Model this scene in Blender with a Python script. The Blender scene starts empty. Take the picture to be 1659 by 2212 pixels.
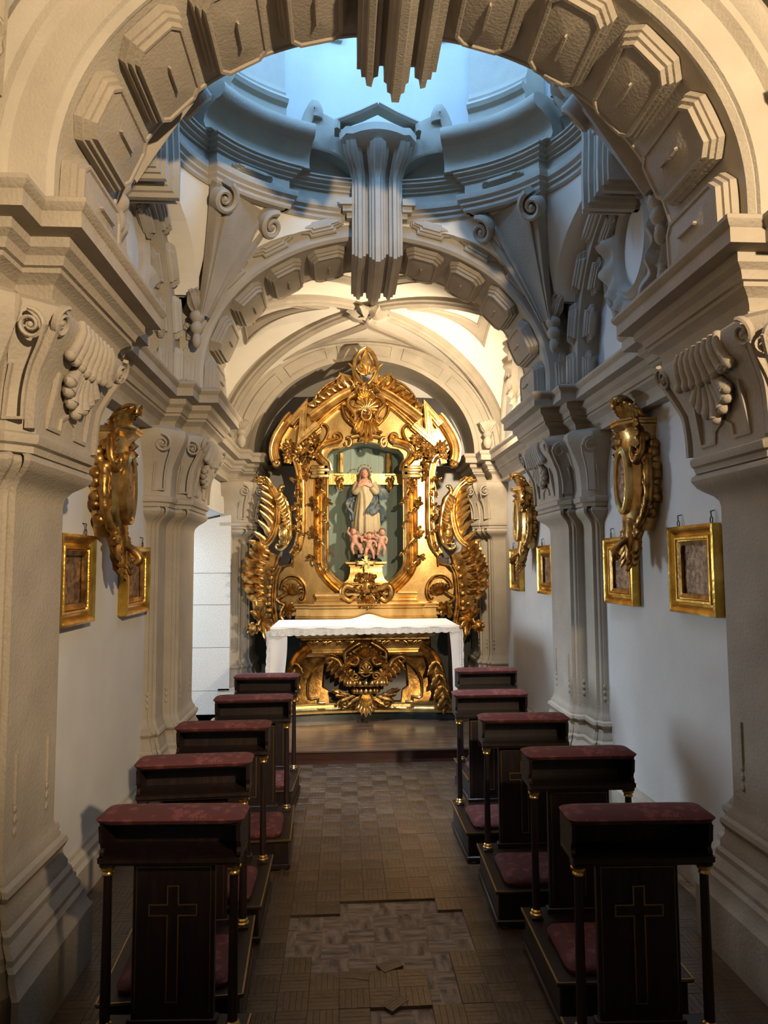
import bpy, math, random
from mathutils import Vector as V, Matrix
import numpy as np
random.seed(7)
scene = bpy.context.scene
COL = scene.collection
# ---------------------------------------------------------------- camera
W, H = 1659, 2212
FPX = 1478.64
CR = V((0.998274, -0.0584516, -0.00569008)); CU = V((0.00124992, -0.0757205, 0.997128)); CF = V((0.0587146, 0.995414, 0.0755167))
CP = V((-0.2547, 0.0, 1.67))
cd = bpy.data.cameras.new('camera'); cd.sensor_fit = 'HORIZONTAL'; cd.sensor_width = 36; cd.lens = FPX / W * 36
cd.clip_start = 0.02; cd.clip_end = 100
cam = bpy.data.objects.new('camera', cd); COL.objects.link(cam)
cam.matrix_world = Matrix(((CR.x, CU.x, -CF.x, CP.x), (CR.y, CU.y, -CF.y, CP.y), (CR.z, CU.z, -CF.z, CP.z), (0, 0, 0, 1)))
scene.camera = cam
def ray(u, v): return CR * ((u - W / 2) / FPX) - CU * ((v - H / 2) / FPX) + CF
def onY(u, v, y): d = ray(u, v); return CP + d * ((y - CP.y) / d.y)
def onX(u, v, x): d = ray(u, v); return CP + d * ((x - CP.x) / d.x)
def onZ(u, v, z): d = ray(u, v); return CP + d * ((z - CP.z) / d.z)
def proj(p): q = V(p) - CP; k = FPX / q.dot(CF); return W / 2 + k * q.dot(CR), H / 2 - k * q.dot(CU)
# ---------------------------------------------------------------- world, lights, exposure
wd = bpy.data.worlds.new('world'); scene.world = wd; wd.use_nodes = True
wd.node_tree.nodes['Background'].inputs[0].default_value = (0.45, 0.65, 1.0, 1); wd.node_tree.nodes['Background'].inputs[1].default_value = 0.6
def light(name, kind, loc, energy, color, to=None, size=0.2, size_y=None, spot=None, blend=0.5):
    ld = bpy.data.lights.new(name, kind); ld.energy = energy; ld.color = color
    if kind == 'AREA':
        ld.size = size
        if size_y: ld.shape = 'RECTANGLE'; ld.size_y = size_y
    else: ld.shadow_soft_size = size
    if kind == 'SPOT': ld.spot_size = spot; ld.spot_blend = blend
    o = bpy.data.objects.new(name, ld); COL.objects.link(o); o.location = loc
    if to: o.rotation_euler = (V(to) - V(loc)).to_track_quat('-Z', 'Y').to_euler()
    return o
WARM = (1.0, 0.82, 0.58)
light('chancel_floodlight', 'SPOT', (1.22, 5.95, 3.12), 370, WARM, to=(-0.25, 7.8, 3.0), size=0.05, spot=2.6, blend=0.6)
light('nave_floodlight', 'SPOT', (1.33, -1.0, 3.12), 1080, (1.0, 0.78, 0.52), to=(-1.2, 4.6, 3.45), size=0.06, spot=1.36, blend=0.5)
light('door_daylight', 'AREA', (-3.3, 7.6, 1.75), 165, (0.66, 0.82, 1.0), to=(1.6, 6.5, 0.6), size=0.8, size_y=1.5)
light('dome_window_daylight', 'SPOT', (-0.72, 3.13, 6.12), 3200, (0.66, 0.80, 1.0), to=(0.1, 5.15, 0.0), size=0.22, spot=0.62, blend=0.6)
light('nave_window_daylight', 'AREA', (-1.5, -1.6, 2.1), 4, (0.62, 0.76, 1.0), to=(1.5, 2.6, 1.2), size=1.0, size_y=1.4)
scene.view_settings.view_transform = 'Standard'; scene.view_settings.look = 'None'
scene.view_settings.gamma = 1.0; scene.view_settings.use_curve_mapping = False
scene.view_settings.exposure = 0.0

# ---------------------------------------------------------------- mesh helpers
class MB:
    def __init__(s): s.v = []; s.f = []; s.m = []
    def add(s, vs, fs, flip=False):
        b = len(s.v); s.v += [tuple(p) for p in vs]
        s.f += [tuple(b + i for i in (reversed(f) if flip else f)) for f in fs]
        return s
    def join(s, o, M=None):
        s.add([(M @ V(p)) if M else p for p in o.v], o.f, bool(M) and M.determinant() < 0); return s
    def build(s, name, mat, parent=None, ang=35, smooth=True):
        me = bpy.data.meshes.new(name); me.from_pydata(s.v, [], s.f); me.materials.append(mat)
        if smooth:
            me.polygons.foreach_set('use_smooth', [True] * len(me.polygons)); me.set_sharp_from_angle(angle=math.radians(ang))
        me.update(); return link(name, me, parent)
def link(name, me, parent=None):
    o = bpy.data.objects.new(name, me); COL.objects.link(o)
    if parent: o.parent = parent; o.matrix_parent_inverse = parent.matrix_world.inverted() if False else Matrix.Translation(-V(abs_loc(parent)))
    return o
def abs_loc(o):
    p = V(o.location)
    return p + (abs_loc(o.parent) if o.parent and o.type == 'EMPTY' else V((0, 0, 0)))
def empty(name, loc=(0, 0, 0), parent=None):
    o = bpy.data.objects.new(name, None); COL.objects.link(o); o.location = loc; o.empty_display_size = 0.1
    if parent: o.parent = parent
    return o
def tag(o, label=None, cat=None, group=None, kind=None):
    if label: o['label'] = label
    if cat: o['category'] = cat
    if group: o['group'] = group
    if kind: o['kind'] = kind
    return o
def copy_tree(o, parent=None, M=None):
    c = o.copy(); COL.objects.link(c)
    if parent: c.parent = parent
    if M is not None: c.matrix_world = M
    for ch in o.children: copy_tree(ch, c)
    return c
def box(mb, x0, x1, y0, y1, z0, z1):
    vs = [(x, y, z) for x in (x0, x1) for y in (y0, y1) for z in (z0, z1)]
    return mb.add(vs, [(0, 1, 3, 2), (4, 6, 7, 5), (0, 4, 5, 1), (2, 3, 7, 6), (0, 2, 6, 4), (1, 5, 7, 3)])
def obox(mb, c, ax, ay, az):
    c = V(c); ax = V(ax); ay = V(ay); az = V(az)
    vs = [c + ax * i + ay * j + az * k for i in (-1, 1) for j in (-1, 1) for k in (-1, 1)]
    fl = ax.cross(ay).dot(az) < 0
    return mb.add(vs, [(0, 1, 3, 2), (4, 6, 7, 5), (0, 4, 5, 1), (2, 3, 7, 6), (0, 2, 6, 4), (1, 5, 7, 3)], fl)
def bbox(mb, x0, x1, y0, y1, z0, z1, b=0.01):
    """box with bevelled vertical and horizontal edges"""
    rings = []
    for z, i in ((z0, b), (z0 + b, 0), (z1 - b, 0), (z1, b)):
        r = []
        for (sx, sy) in ((0, 0), (1, 0), (1, 1), (0, 1)):
            X = (x0, x1)[sx]; Y = (y0, y1)[sy]; dx = (1, -1)[sx]; dy = (1, -1)[sy]
            a = (X + dx * (b + i * .3), Y + dy * i * 1.0, z); c = (X + dx * i, Y + dy * (b + i * .3), z)
            r += [c, a] if (sx + sy) % 2 == 0 else [a, c]
        rings.append(r)
    return loft(mb, rings, True, True)
def loft(mb, rings, closed=True, caps=False):
    n = len(rings[0]); vs = [p for r in rings for p in r]; fs = []
    for i in range(len(rings) - 1):
        for j in range(n if closed else n - 1):
            k = (j + 1) % n; fs.append((i * n + j, i * n + k, (i + 1) * n + k, (i + 1) * n + j))
    if caps: fs += [tuple(reversed(range(n))), tuple((len(rings) - 1) * n + j for j in range(n))]
    return mb.add(vs, fs)
def crv(pts, n=8, closed=False):
    """Catmull-Rom through pts"""
    P = [V(p) for p in pts]; out = []
    m = len(P)
    for i in range(m if closed else m - 1):
        a, b, c, d = (P[(i - 1) % m], P[i], P[(i + 1) % m], P[(i + 2) % m]) if closed else (P[max(i - 1, 0)], P[i], P[i + 1], P[min(i + 2, m - 1)])
        for k in range(n):
            t = k / n
            out.append(0.5 * ((2 * b) + (c - a) * t + (2 * a - 5 * b + 4 * c - d) * t * t + (3 * b - a - 3 * c + d) * t ** 3))
    if not closed: out.append(P[-1])
    return out
def sweep(mb, path, sec, nrm, closed=False, scale=None, caps=True, sclosed=True):
    """sweep section (side, out) along path; nrm: constant or per-point out direction"""
    P = [V(p) for p in path]; n = len(P); rings = []
    for i, p in enumerate(P):
        nn = V(nrm[i]) if isinstance(nrm, list) else V(nrm)
        if closed: t0 = (p - P[i - 1]); t1 = (P[(i + 1) % n] - p)
        else:
            t0 = p - P[i - 1] if i > 0 else P[1] - P[0]
            t1 = P[i + 1] - p if i < n - 1 else t0
        t0 = t0.normalized(); t1 = t1.normalized(); t = t0 + t1
        t = t.normalized() if t.length > 1e-6 else t1
        nn = (nn - t * nn.dot(t)).normalized()
        sd = t.cross(nn).normalized(); mit = 1 / max(0.35, math.sqrt(max(0.0, (1 + t0.dot(t1)) / 2)))
        # mitre only the in-plane component
        s0 = t0.cross(nn); turn = abs((t1 - t0).dot(sd)) ; outt = abs((t1 - t0).dot(nn))
        ms, mo = (mit, 1) if turn >= outt else (1, mit)
        k = scale(i / (n - 1)) if scale else 1
        rings.append([p + sd * (a * k * ms) + nn * (b * k * mo) for a, b in sec])
    if closed: rings.append(rings[0])
    return loft(mb, rings, sclosed, caps and sclosed and not closed)
def tube(mb, path, r, n=8, scale=None, nrm=None, closed=False):
    P = [V(p) for p in path]; t = (P[-1] - P[0])
    if nrm is None:
        nrm = V((0, -1, 0.13)) if abs(t.normalized().y) < 0.8 else V((0.1, 0, 1))
    return sweep(mb, P, [(r * math.cos(-2 * math.pi * i / n), r * math.sin(-2 * math.pi * i / n)) for i in range(n)], nrm, scale=scale, closed=closed)
def lathe(mb, prof, c=(0, 0, 0), n=16, sx=1, sy=1, axis=None):
    """prof: (r,z)"""
    c = V(c); rings = []
    q = V((0, 0, 1)).rotation_difference(V(axis)) if axis is not None else None
    for r, z in prof:
        ring = []
        for i in range(n):
            a = 2 * math.pi * i / n; p = V((r * sx * math.cos(a), r * sy * math.sin(a), z))
            ring.append(c + (q @ p if q else p))
        rings.append(ring)
    return loft(mb, rings, True, True)
def ball(mb, c, r, n=10, m=7, rot=None):
    c = V(c); r = (r, r, r) if not hasattr(r, '__len__') else r
    rings = []
    for j in range(m + 1):
        th = math.pi * (j / m) ; th = min(max(th, 0.02), math.pi - 0.02)
        ring = []
        for i in range(n):
            a = 2 * math.pi * i / n
            p = V((r[0] * math.sin(th) * math.cos(a), r[1] * math.sin(th) * math.sin(a), -r[2] * math.cos(th)))
            ring.append(c + (rot @ p if rot else p))
        rings.append(ring)
    return loft(mb, rings, True, True)
def sweep_plan(mb, plan, prof, closed=False, sgn=1, sclosed=False):
    """vertical profile (offset,z) carried round a plan polyline; offset goes to the left of travel (sgn=1)"""
    P = [V((p[0], p[1])) for p in plan]; n = len(P); N = []
    for i in range(n):
        if closed or 0 < i < n - 1: a = (P[i] - P[i - 1]); b = (P[(i + 1) % n] - P[i])
        elif i == 0: a = b = P[1] - P[0]
        else: a = b = P[-1] - P[-2]
        a = a.normalized(); b = b.normalized(); na = V((-a.y, a.x)); nb = V((-b.y, b.x)); m = na + nb
        m = m.normalized() if m.length > 1e-6 else na
        N.append(m / max(0.3, m.dot(na)) * sgn)
    rings = []
    for i in list(range(n)) + ([0] if closed else []):
        rings.append([(P[i].x + N[i].x * o, P[i].y + N[i].y * o, z) for o, z in prof])
    loft(mb, rings, sclosed, sclosed and not closed)
    return mb
def leaf(mb, base, d, nrm, L, Wd, curl=0.5, lobes=3, nu=10, nv=6, bend=0.0, th=0.006):
    """acanthus leaf: d = growth direction, nrm = out direction, curl = tip rolls outward, bend = sideways curve"""
    base = V(base); d = V(d).normalized(); nrm = V(nrm); nrm = (nrm - d * nrm.dot(d)).normalized(); s = d.cross(nrm)
    top = []; bot = []
    ang = 0; p = base.copy(); pts = []
    for i in range(nu + 1):
        u = i / nu
        a = curl * (u ** 2) * 2.2; b = bend * u
        t = d * (math.cos(a) * math.cos(b)) + nrm * math.sin(a) + s * (math.sin(b) * math.cos(a))
        nn = nrm * math.cos(a) - d * math.sin(a)
        pts.append((p.copy(), t, nn, u)); p = p + t * (L / nu)
    for p, t, nn, u in pts:
        sd = t.cross(nn).normalized()
        w = Wd * (math.sin(math.pi * (0.12 + 0.80 * u ** 0.8)) ** 0.8) * (1 + 0.16 * math.cos(lobes * 2 * math.pi * u + 2.5))
        rt = []; rb = []
        for j in range(nv + 1):
            v = j / nv * 2 - 1
            h = Wd * (0.34 * (1 - v * v) + 0.13 * math.cos(v * math.pi * 2.0) ) * (0.4 + 0.6 * math.sin(math.pi * min(1, 0.15 + u)))
            q = p + sd * (v * w * 0.5) + t * (-abs(v) ** 2 * 0.18 * Wd)
            rt.append(q + nn * h); rb.append(q - nn * th)
        top.append(rt); bot.append(rb)
    rings = [a + list(reversed(b)) for a, b in zip(top, bot)]
    return loft(mb, rings, True, True)
def spiral(c, r0, r1, a0, turns, ex, ey, n=22):
    c = V(c); ex = V(ex); ey = V(ey); out = []
    for i in range(n + 1):
        t = i / n; a = a0 + turns * 2 * math.pi * t; r = r0 + (r1 - r0) * (t ** 0.8)
        out.append(c + ex * (r * math.cos(a)) + ey * (r * math.sin(a)))
    return out
def rsec(w, h, n=6):
    """half-round section width w height h (side,out)"""
    return [(-w / 2, 0)] + [(-w / 2 * math.cos(math.pi * i / n), h * math.sin(math.pi * i / n)) for i in range(1, n)] + [(w / 2, 0)]
def msec(w, h):
    """moulded section: fillet, ovolo, cove"""
    return [(-w / 2, -0.02), (-w / 2, h * .5), (-w * .38, h * .55), (-w * .36, h), (-w * .22, h), (-w * .18, h * .7), (w * .0, h * .55), (w * .18, h * .7), (w * .22, h), (w * .36, h), (w * .38, h * .55), (w / 2, h * .5), (w / 2, -0.02)]
def panel(mb, loops, fmap):
    """loops: list of (outline[(s,w)], h) all same length -> raised panel, last capped"""
    n = len(loops[0][0]); vs = []; fs = []
    for ol, h in loops: vs += [fmap(s, w, h) for s, w in ol]
    for i in range(len(loops) - 1):
        for j in range(n): k = (j + 1) % n; fs.append((i * n + j, i * n + k, (i + 1) * n + k, (i + 1) * n + j))
    fs.append(tuple((len(loops) - 1) * n + j for j in range(n)))
    return mb.add(vs, fs)
def inset(ol, d):
    P = [V(p) for p in ol]; n = len(P); out = []
    A = sum(P[i].x * P[(i + 1) % n].y - P[(i + 1) % n].x * P[i].y for i in range(n))
    sg = 1 if A > 0 else -1
    for i in range(n):
        a = (P[i] - P[i - 1]).normalized(); b = (P[(i + 1) % n] - P[i]).normalized()
        na = V((-a.y, a.x)) * sg; nb = V((-b.y, b.x)) * sg; m = (na + nb); m = m.normalized() if m.length > 1e-6 else na
        out.append(tuple(P[i] + m * (d / max(0.45, m.dot(na)))))
    return out
def extrude_poly(mb, ol, y0, y1, bev=0.0):
    """outline in (x,z) extruded from y0 (back) to y1 (front, smaller y), bevelled front"""
    n = len(ol); A = sum(ol[i][0] * ol[(i + 1) % n][1] - ol[(i + 1) % n][0] * ol[i][1] for i in range(n))
    if A < 0: ol = list(reversed(ol))
    rings = [[(x, y0, z) for x, z in ol], [(x, y1 + bev, z) for x, z in ol]]
    if bev: rings.append([(x, y1, z) for x, z in inset(ol, bev)])
    return loft(mb, rings, True, True)
def fuse(mb, name, voxel, mat, parent=None, it=4, fac=0.5):
    """voxel-remesh a pile of overlapping solids into one continuous carved surface"""
    me = bpy.data.meshes.new(name); me.from_pydata(mb.v, [], mb.f); o = bpy.data.objects.new(name, me); COL.objects.link(o)
    r = o.modifiers.new('r', 'REMESH'); r.mode = 'VOXEL'; r.voxel_size = voxel
    if it: s = o.modifiers.new('s', 'SMOOTH'); s.factor = fac; s.iterations = it
    dg = bpy.context.evaluated_depsgraph_get(); m2 = bpy.data.meshes.new_from_object(o.evaluated_get(dg))
    bpy.data.objects.remove(o); bpy.data.meshes.remove(me); m2.name = name
    m2.materials.clear(); m2.materials.append(mat); m2.polygons.foreach_set('use_smooth', [True] * len(m2.polygons))
    return link(name, m2, parent)
# ---------------------------------------------------------------- materials
def mat(name, col, rough=0.6, metal=0.0, noise=0.08, nscale=6.0, bump=0.0, bscale=60.0, col2=None, fac2=(0.45, 0.65), rand=0.0, spec=0.5, stretch=None, sheen=0.0, coat=0.0):
    m = bpy.data.materials.new(name); m.use_nodes = True; nt = m.node_tree; N = nt.nodes; Lk = nt.links
    b = N['Principled BSDF']; b.inputs['Roughness'].default_value = rough; b.inputs['Metallic'].default_value = metal
    b.inputs['Specular IOR Level'].default_value = spec
    if sheen: b.inputs['Sheen Weight'].default_value = sheen
    if coat: b.inputs['Coat Weight'].default_value = coat; b.inputs['Coat Roughness'].default_value = 0.15
    tc = N.new('ShaderNodeTexCoord'); src = tc.outputs['Object']
    if stretch:
        mp = N.new('ShaderNodeMapping'); mp.inputs['Scale'].default_value = stretch; Lk.new(src, mp.inputs[0]); src = mp.outputs[0]
    nz = N.new('ShaderNodeTexNoise'); nz.inputs['Scale'].default_value = nscale; nz.inputs['Detail'].default_value = 6; Lk.new(src, nz.inputs['Vector'])
    cr = N.new('ShaderNodeValToRGB'); Lk.new(nz.outputs['Fac'], cr.inputs[0])
    c = V(col)
    if col2: cr.color_ramp.elements[0].color = (*col, 1); cr.color_ramp.elements[1].color = (*col2, 1); cr.color_ramp.elements[0].position, cr.color_ramp.elements[1].position = fac2
    else:
        cr.color_ramp.elements[0].color = (*(c * (1 - noise)), 1); cr.color_ramp.elements[1].color = (*[min(1, q) for q in c * (1 + noise)], 1)
        cr.color_ramp.elements[0].position = 0.3; cr.color_ramp.elements[1].position = 0.7
    out = cr.outputs[0]
    if rand:
        oi = N.new('ShaderNodeObjectInfo'); hs = N.new('ShaderNodeHueSaturation'); mr = N.new('ShaderNodeMapRange')
        mr.inputs['To Min'].default_value = 1 - rand; mr.inputs['To Max'].default_value = 1 + rand
        Lk.new(oi.outputs['Random'], mr.inputs['Value']); Lk.new(mr.outputs[0], hs.inputs['Value']); Lk.new(out, hs.inputs['Color']); out = hs.outputs[0]
    Lk.new(out, b.inputs['Base Color'])
    if bump:
        n2 = N.new('ShaderNodeTexNoise'); n2.inputs['Scale'].default_value = bscale; n2.inputs['Detail'].default_value = 4; Lk.new(src, n2.inputs['Vector'])
        bp = N.new('ShaderNodeBump'); bp.inputs['Strength'].default_value = bump; bp.inputs['Distance'].default_value = 0.01
        Lk.new(n2.outputs['Fac'], bp.inputs['Height']); Lk.new(bp.outputs[0], b.inputs['Normal'])
    return m
M_tan = mat('tan_stucco', (0.335, 0.282, 0.212), 0.75, noise=0.10, nscale=5, bump=0.35, bscale=70)
M_tan2 = mat('tan_stucco_pale', (0.39, 0.338, 0.262), 0.75, noise=0.09, nscale=5, bump=0.3, bscale=80)
M_white = mat('white_plaster', (0.56, 0.535, 0.49), 0.8, noise=0.06, nscale=3, bump=0.12, bscale=30)
M_cream = mat('cream_plaster', (0.72, 0.66, 0.55), 0.8, noise=0.05, nscale=3, bump=0.12, bscale=40)
M_granite = mat('granite', (0.44, 0.42, 0.375), 0.8, col2=(0.58, 0.555, 0.50), fac2=(0.35, 0.6), nscale=90, bump=0.4, bscale=120)
M_recess = mat('dark_green_plaster', (0.065, 0.075, 0.068), 0.8, noise=0.25, nscale=5)
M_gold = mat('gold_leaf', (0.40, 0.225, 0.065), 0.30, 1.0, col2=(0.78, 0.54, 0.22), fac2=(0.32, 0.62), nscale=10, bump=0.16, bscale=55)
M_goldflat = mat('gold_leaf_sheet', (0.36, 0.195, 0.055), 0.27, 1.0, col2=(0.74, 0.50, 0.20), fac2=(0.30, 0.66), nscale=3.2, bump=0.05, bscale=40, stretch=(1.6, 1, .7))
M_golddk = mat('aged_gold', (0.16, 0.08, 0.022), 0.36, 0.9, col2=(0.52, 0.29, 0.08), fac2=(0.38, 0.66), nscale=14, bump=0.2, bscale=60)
M_goldpale = mat('pale_gold', (0.62, 0.42, 0.15), 0.34, 0.9, col2=(0.80, 0.60, 0.27), nscale=10, bump=0.25, bscale=50)
M_frame = mat('frame_gilt', (0.52, 0.30, 0.05), 0.28, 1.0, col2=(0.80, 0.52, 0.12), nscale=9, bump=0.2, bscale=60)
M_teal = mat('teal_board', (0.215, 0.275, 0.235), 0.75, noise=0.10, nscale=4, bump=0.15, stretch=(6, 6, 0.6))
M_black = mat('black_wood', (0.012, 0.009, 0.008), 0.35, noise=0.2, nscale=10)
M_wood = mat('dark_mahogany', (0.011, 0.0055, 0.0045), 0.42, col2=(0.024, 0.0095, 0.007), nscale=6, stretch=(9, 9, 0.8), bump=0.08, bscale=30)
M_brass = mat('brass', (0.75, 0.50, 0.16), 0.28, 1.0, noise=0.15)
M_brassdk = mat('brass_line', (0.45, 0.31, 0.11), 0.4, 1.0, noise=0.2)
M_iron = mat('iron', (0.05, 0.045, 0.04), 0.5, 0.8)
M_cloth = mat('white_linen', (0.80, 0.80, 0.81), 0.85, noise=0.03, nscale=8, bump=0.1, bscale=200, sheen=0.2)
M_marble = mat('green_marble', (0.010, 0.018, 0.016), 0.18, noise=0.5, nscale=14, coat=0.4)
M_plank = mat('altar_step_wood', (0.070, 0.038, 0.022), 0.22, col2=(0.16, 0.10, 0.065), nscale=4, stretch=(0.8, 7, 7), fac2=(0.3, 0.75))
M_riser = mat('riser_wood', (0.045, 0.014, 0.009), 0.35, col2=(0.08, 0.026, 0.014), nscale=5, stretch=(0.7, 8, 8))
M_parquet = mat('parquet_wood', (0.056, 0.034, 0.019), 0.30, col2=(0.115, 0.073, 0.042), nscale=9, stretch=(1, 1, 1), rand=0.28, bump=0.3, bscale=50, fac2=(0.3, 0.75))
M_sub = mat('worn_subfloor', (0.085, 0.050, 0.028), 0.7, col2=(0.21, 0.145, 0.085), nscale=16, bump=0.5, bscale=40, fac2=(0.38, 0.62), stretch=(0.6, 1.6, 1))
def sub_mat():
    m = mat('worn_subfloor', (0.085, 0.050, 0.028), 0.7, bump=0.5, bscale=40); nt = m.node_tree; N = nt.nodes; Lk = nt.links; b = N['Principled BSDF']
    tc = N.new('ShaderNodeTexCoord'); ck = N.new('ShaderNodeTexChecker'); ck.inputs['Scale'].default_value = 1 / 0.118; Lk.new(tc.outputs['Object'], ck.inputs['Vector'])
    cols = []
    for st in ((8, 40, 1), (30, 9, 1)):
        mp = N.new('ShaderNodeMapping'); mp.inputs['Scale'].default_value = st; nz = N.new('ShaderNodeTexNoise'); nz.inputs['Scale'].default_value = 1.0; nz.inputs['Detail'].default_value = 6; Lk.new(tc.outputs['Object'], mp.inputs[0]); Lk.new(mp.outputs[0], nz.inputs['Vector']); cols.append(nz.outputs['Fac'])
    mx = N.new('ShaderNodeMix'); Lk.new(ck.outputs['Fac'], mx.inputs[0]); Lk.new(cols[0], mx.inputs[2]); Lk.new(cols[1], mx.inputs[3])
    cr = N.new('ShaderNodeValToRGB'); cr.color_ramp.elements[0].position = 0.36; cr.color_ramp.elements[0].color = (.13, .082, .046, 1); cr.color_ramp.elements[1].position = 0.62; cr.color_ramp.elements[1].color = (.36, .245, .15, 1)
    Lk.new(mx.outputs[0], cr.inputs[0]); Lk.new(cr.outputs[0], b.inputs['Base Color']); return m
M_sub = sub_mat()
M_robe = mat('robe_cream', (0.40, 0.32, 0.185), 0.55, noise=0.12, nscale=12)
M_mantle = mat('mantle_blue', (0.055, 0.085, 0.105), 0.5, col2=(0.16, 0.15, 0.12), nscale=9, fac2=(0.45, 0.7))
M_skin = mat('painted_flesh', (0.50, 0.25, 0.165), 0.45, noise=0.08, nscale=12)
M_hair = mat('painted_hair', (0.10, 0.052, 0.026), 0.5, noise=0.2)
M_cloud = mat('painted_cloud', (0.36, 0.27, 0.20), 0.55, noise=0.15, nscale=14)
M_letter = mat('white_lettering', (0.78, 0.75, 0.70), 0.6)
def damask():
    m = mat('red_damask', (0.105, 0.022, 0.016), 0.8); nt = m.node_tree; N = nt.nodes; Lk = nt.links; b = N['Principled BSDF']
    tc = N.new('ShaderNodeTexCoord'); vo = N.new('ShaderNodeTexVoronoi'); vo.inputs['Scale'].default_value = 24; nz = N.new('ShaderNodeTexNoise'); nz.inputs['Scale'].default_value = 48; nz.inputs['Detail'].default_value = 3; nz.inputs['Distortion'].default_value = 2.5
    Lk.new(tc.outputs['Object'], vo.inputs['Vector']); Lk.new(tc.outputs['Object'], nz.inputs['Vector'])
    mx = N.new('ShaderNodeMath'); mx.operation = 'ADD'; Lk.new(vo.outputs['Distance'], mx.inputs[0]); Lk.new(nz.outputs['Fac'], mx.inputs[1])
    cr = N.new('ShaderNodeValToRGB'); cr.color_ramp.elements[0].position = 0.80; cr.color_ramp.elements[0].color = (0.16, 0.042, 0.031, 1); cr.color_ramp.elements[1].position = 0.93; cr.color_ramp.elements[1].color = (0.085, 0.017, 0.015, 1)
    Lk.new(mx.outputs[0], cr.inputs[0]); Lk.new(cr.outputs[0], b.inputs['Base Color']); return m
M_damask = damask()
M_sky = bpy.data.materials.new('daylit_glass'); M_sky.use_nodes = True
_b = M_sky.node_tree.nodes['Principled BSDF']; _b.inputs['Base Color'].default_value = (.5, .6, .8, 1); _b.inputs['Emission Color'].default_value = (.22, .50, 1.0, 1); _b.inputs['Emission Strength'].default_value = 44
def relief_mat():
    m = mat('carved_relief_bronze', (0.13, 0.070, 0.034), 0.5, 0.5, col2=(0.34, 0.20, 0.10), nscale=30, bump=1.0, bscale=48, fac2=(0.4, 0.62)); return m
M_relief = relief_mat()
def lace_mat():
    m = mat('white_lace', (0.62, 0.62, 0.62), 0.9, bump=0.5, bscale=150, col2=(0.85, 0.85, 0.85), nscale=120, fac2=(0.45, 0.55)); return m
M_lace = lace_mat()
# ---------------------------------------------------------------- structure: shell
WX = 1.63; YC = 4.07; YN, YF = 3.08, 5.06; ZC = 3.09; RA = 1.30; KA = 0.82
A1 = (2.45, YN); A2 = (YF, 5.68); CYC = 6.83; A3Y = 8.0
def S(o, label=None): tag(o, label, kind='structure'); return o
def wall(name, sx, label):
    mb = MB(); x0, x1 = (WX, WX + 0.75)
    def bx(a, b, y0, y1, z0, z1): box(mb, min(sx * a, sx * b), max(sx * a, sx * b), y0, y1, z0, z1)
    if sx < 0:      # doorway to the outside in the chancel
        bx(x0, x1, -2.6, 5.85, 0, 4.75); bx(x0, x1, 7.9, 8.7, 0, 4.75); bx(x0, x1, 5.85, 7.9, 2.62, 4.75)
        # splayed lintel: soffit falls outwards
        mb.add([(-x0, 5.85, 2.24), (-x1, 5.85, 2.05), (-x1, 5.85, 2.62), (-x0, 5.85, 2.62), (-x0, 7.9, 2.24), (-x1, 7.9, 2.05), (-x1, 7.9, 2.62), (-x0, 7.9, 2.62)],
               [(0, 1, 2, 3), (7, 6, 5, 4), (0, 4, 5, 1), (1, 5, 6, 2), (3, 2, 6, 7), (0, 3, 7, 4)])
    else: bx(x0, x1, -2.6, 8.7, 0, 4.75)
    return S(mb.build(name, M_white, smooth=False), label)
wl = wall('wall_left', -1, 'white plastered wall of the chapel pierced by a stone doorway')
wr = wall('wall_right', 1, 'white plastered chapel wall facing the stone doorway')
# granite blocks of the far door jamb and the lintel course
zj = [0.0, 0.52, 0.98, 1.29, 1.64, 2.03, 2.26]
zs = [onY(460, v, 7.84).z for v in (1491, 1398, 1306, 1238)]
zj = [0.02, zs[0] - 0.5, zs[0], zs[1], zs[2], zs[3], 2.235]
for i in range(len(zj) - 1):
    mb = MB(); b = 0.0025
    z0, z1 = zj[i] + b, zj[i + 1] - b
    mb.add([(-1.525, 7.80, z0), (-2.50, 7.80, z0), (-2.50, 7.80, z1 - (0.19 if i == 5 else 0)), (-1.525, 7.80, z1), (-1.525, 7.91, z0), (-2.50, 7.91, z0), (-2.50, 7.91, z1 - (0.19 if i == 5 else 0)), (-1.525, 7.91, z1)],
           [(0, 1, 2, 3)[::-1], (4, 5, 6, 7), (0, 3, 7, 4)[::-1], (3, 2, 6, 7)[::-1], (0, 4, 5, 1)[::-1]])
    mb.build('stone_block', M_granite, wl, smooth=False)
for (y0, y1, z0, z1) in ((5.85, 7.05, 2.242, 2.43), (7.06, 7.9, 2.242, 2.43)):
    mb = MB(); box(mb, -1.64, -1.605, y0, y1, z0, z1); mb.build('stone_block', M_granite, wl, smooth=False)
mb = MB(); box(mb, -WX - 0.9, WX + 0.9, 8.62, 8.8, 0, 4.75)
S(mb.build('wall_back', M_white, smooth=False), 'white wall at the back of the altar recess with dark green dado')
mb = MB(); box(mb, -WX, WX, 8.60, 8.63, 0, 1.12); mb.build('dado', M_recess, bpy.data.objects['wall_back'], smooth=False)
mb = MB(); box(mb, -WX - 0.9, WX + 0.9, -2.8, -2.6, 0, 4.75)
S(mb.build('wall_front', M_white, smooth=False), 'white wall at the entrance end of the chapel')
mb = MB()  # unseen slabs and dome box, added to stop sky light leaking past the vaults
box(mb, -2.5, 2.5, -2.8, 2.85, 4.75, 4.9); box(mb, -2.5, 2.5, 5.3, 8.8, 4.75, 4.9)
for (a, b, c, d) in ((-2.5, -1.75, 2.85, 5.3), (1.75, 2.5, 2.85, 5.3)): box(mb, a, b, c, d, 4.75, 4.9)
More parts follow.
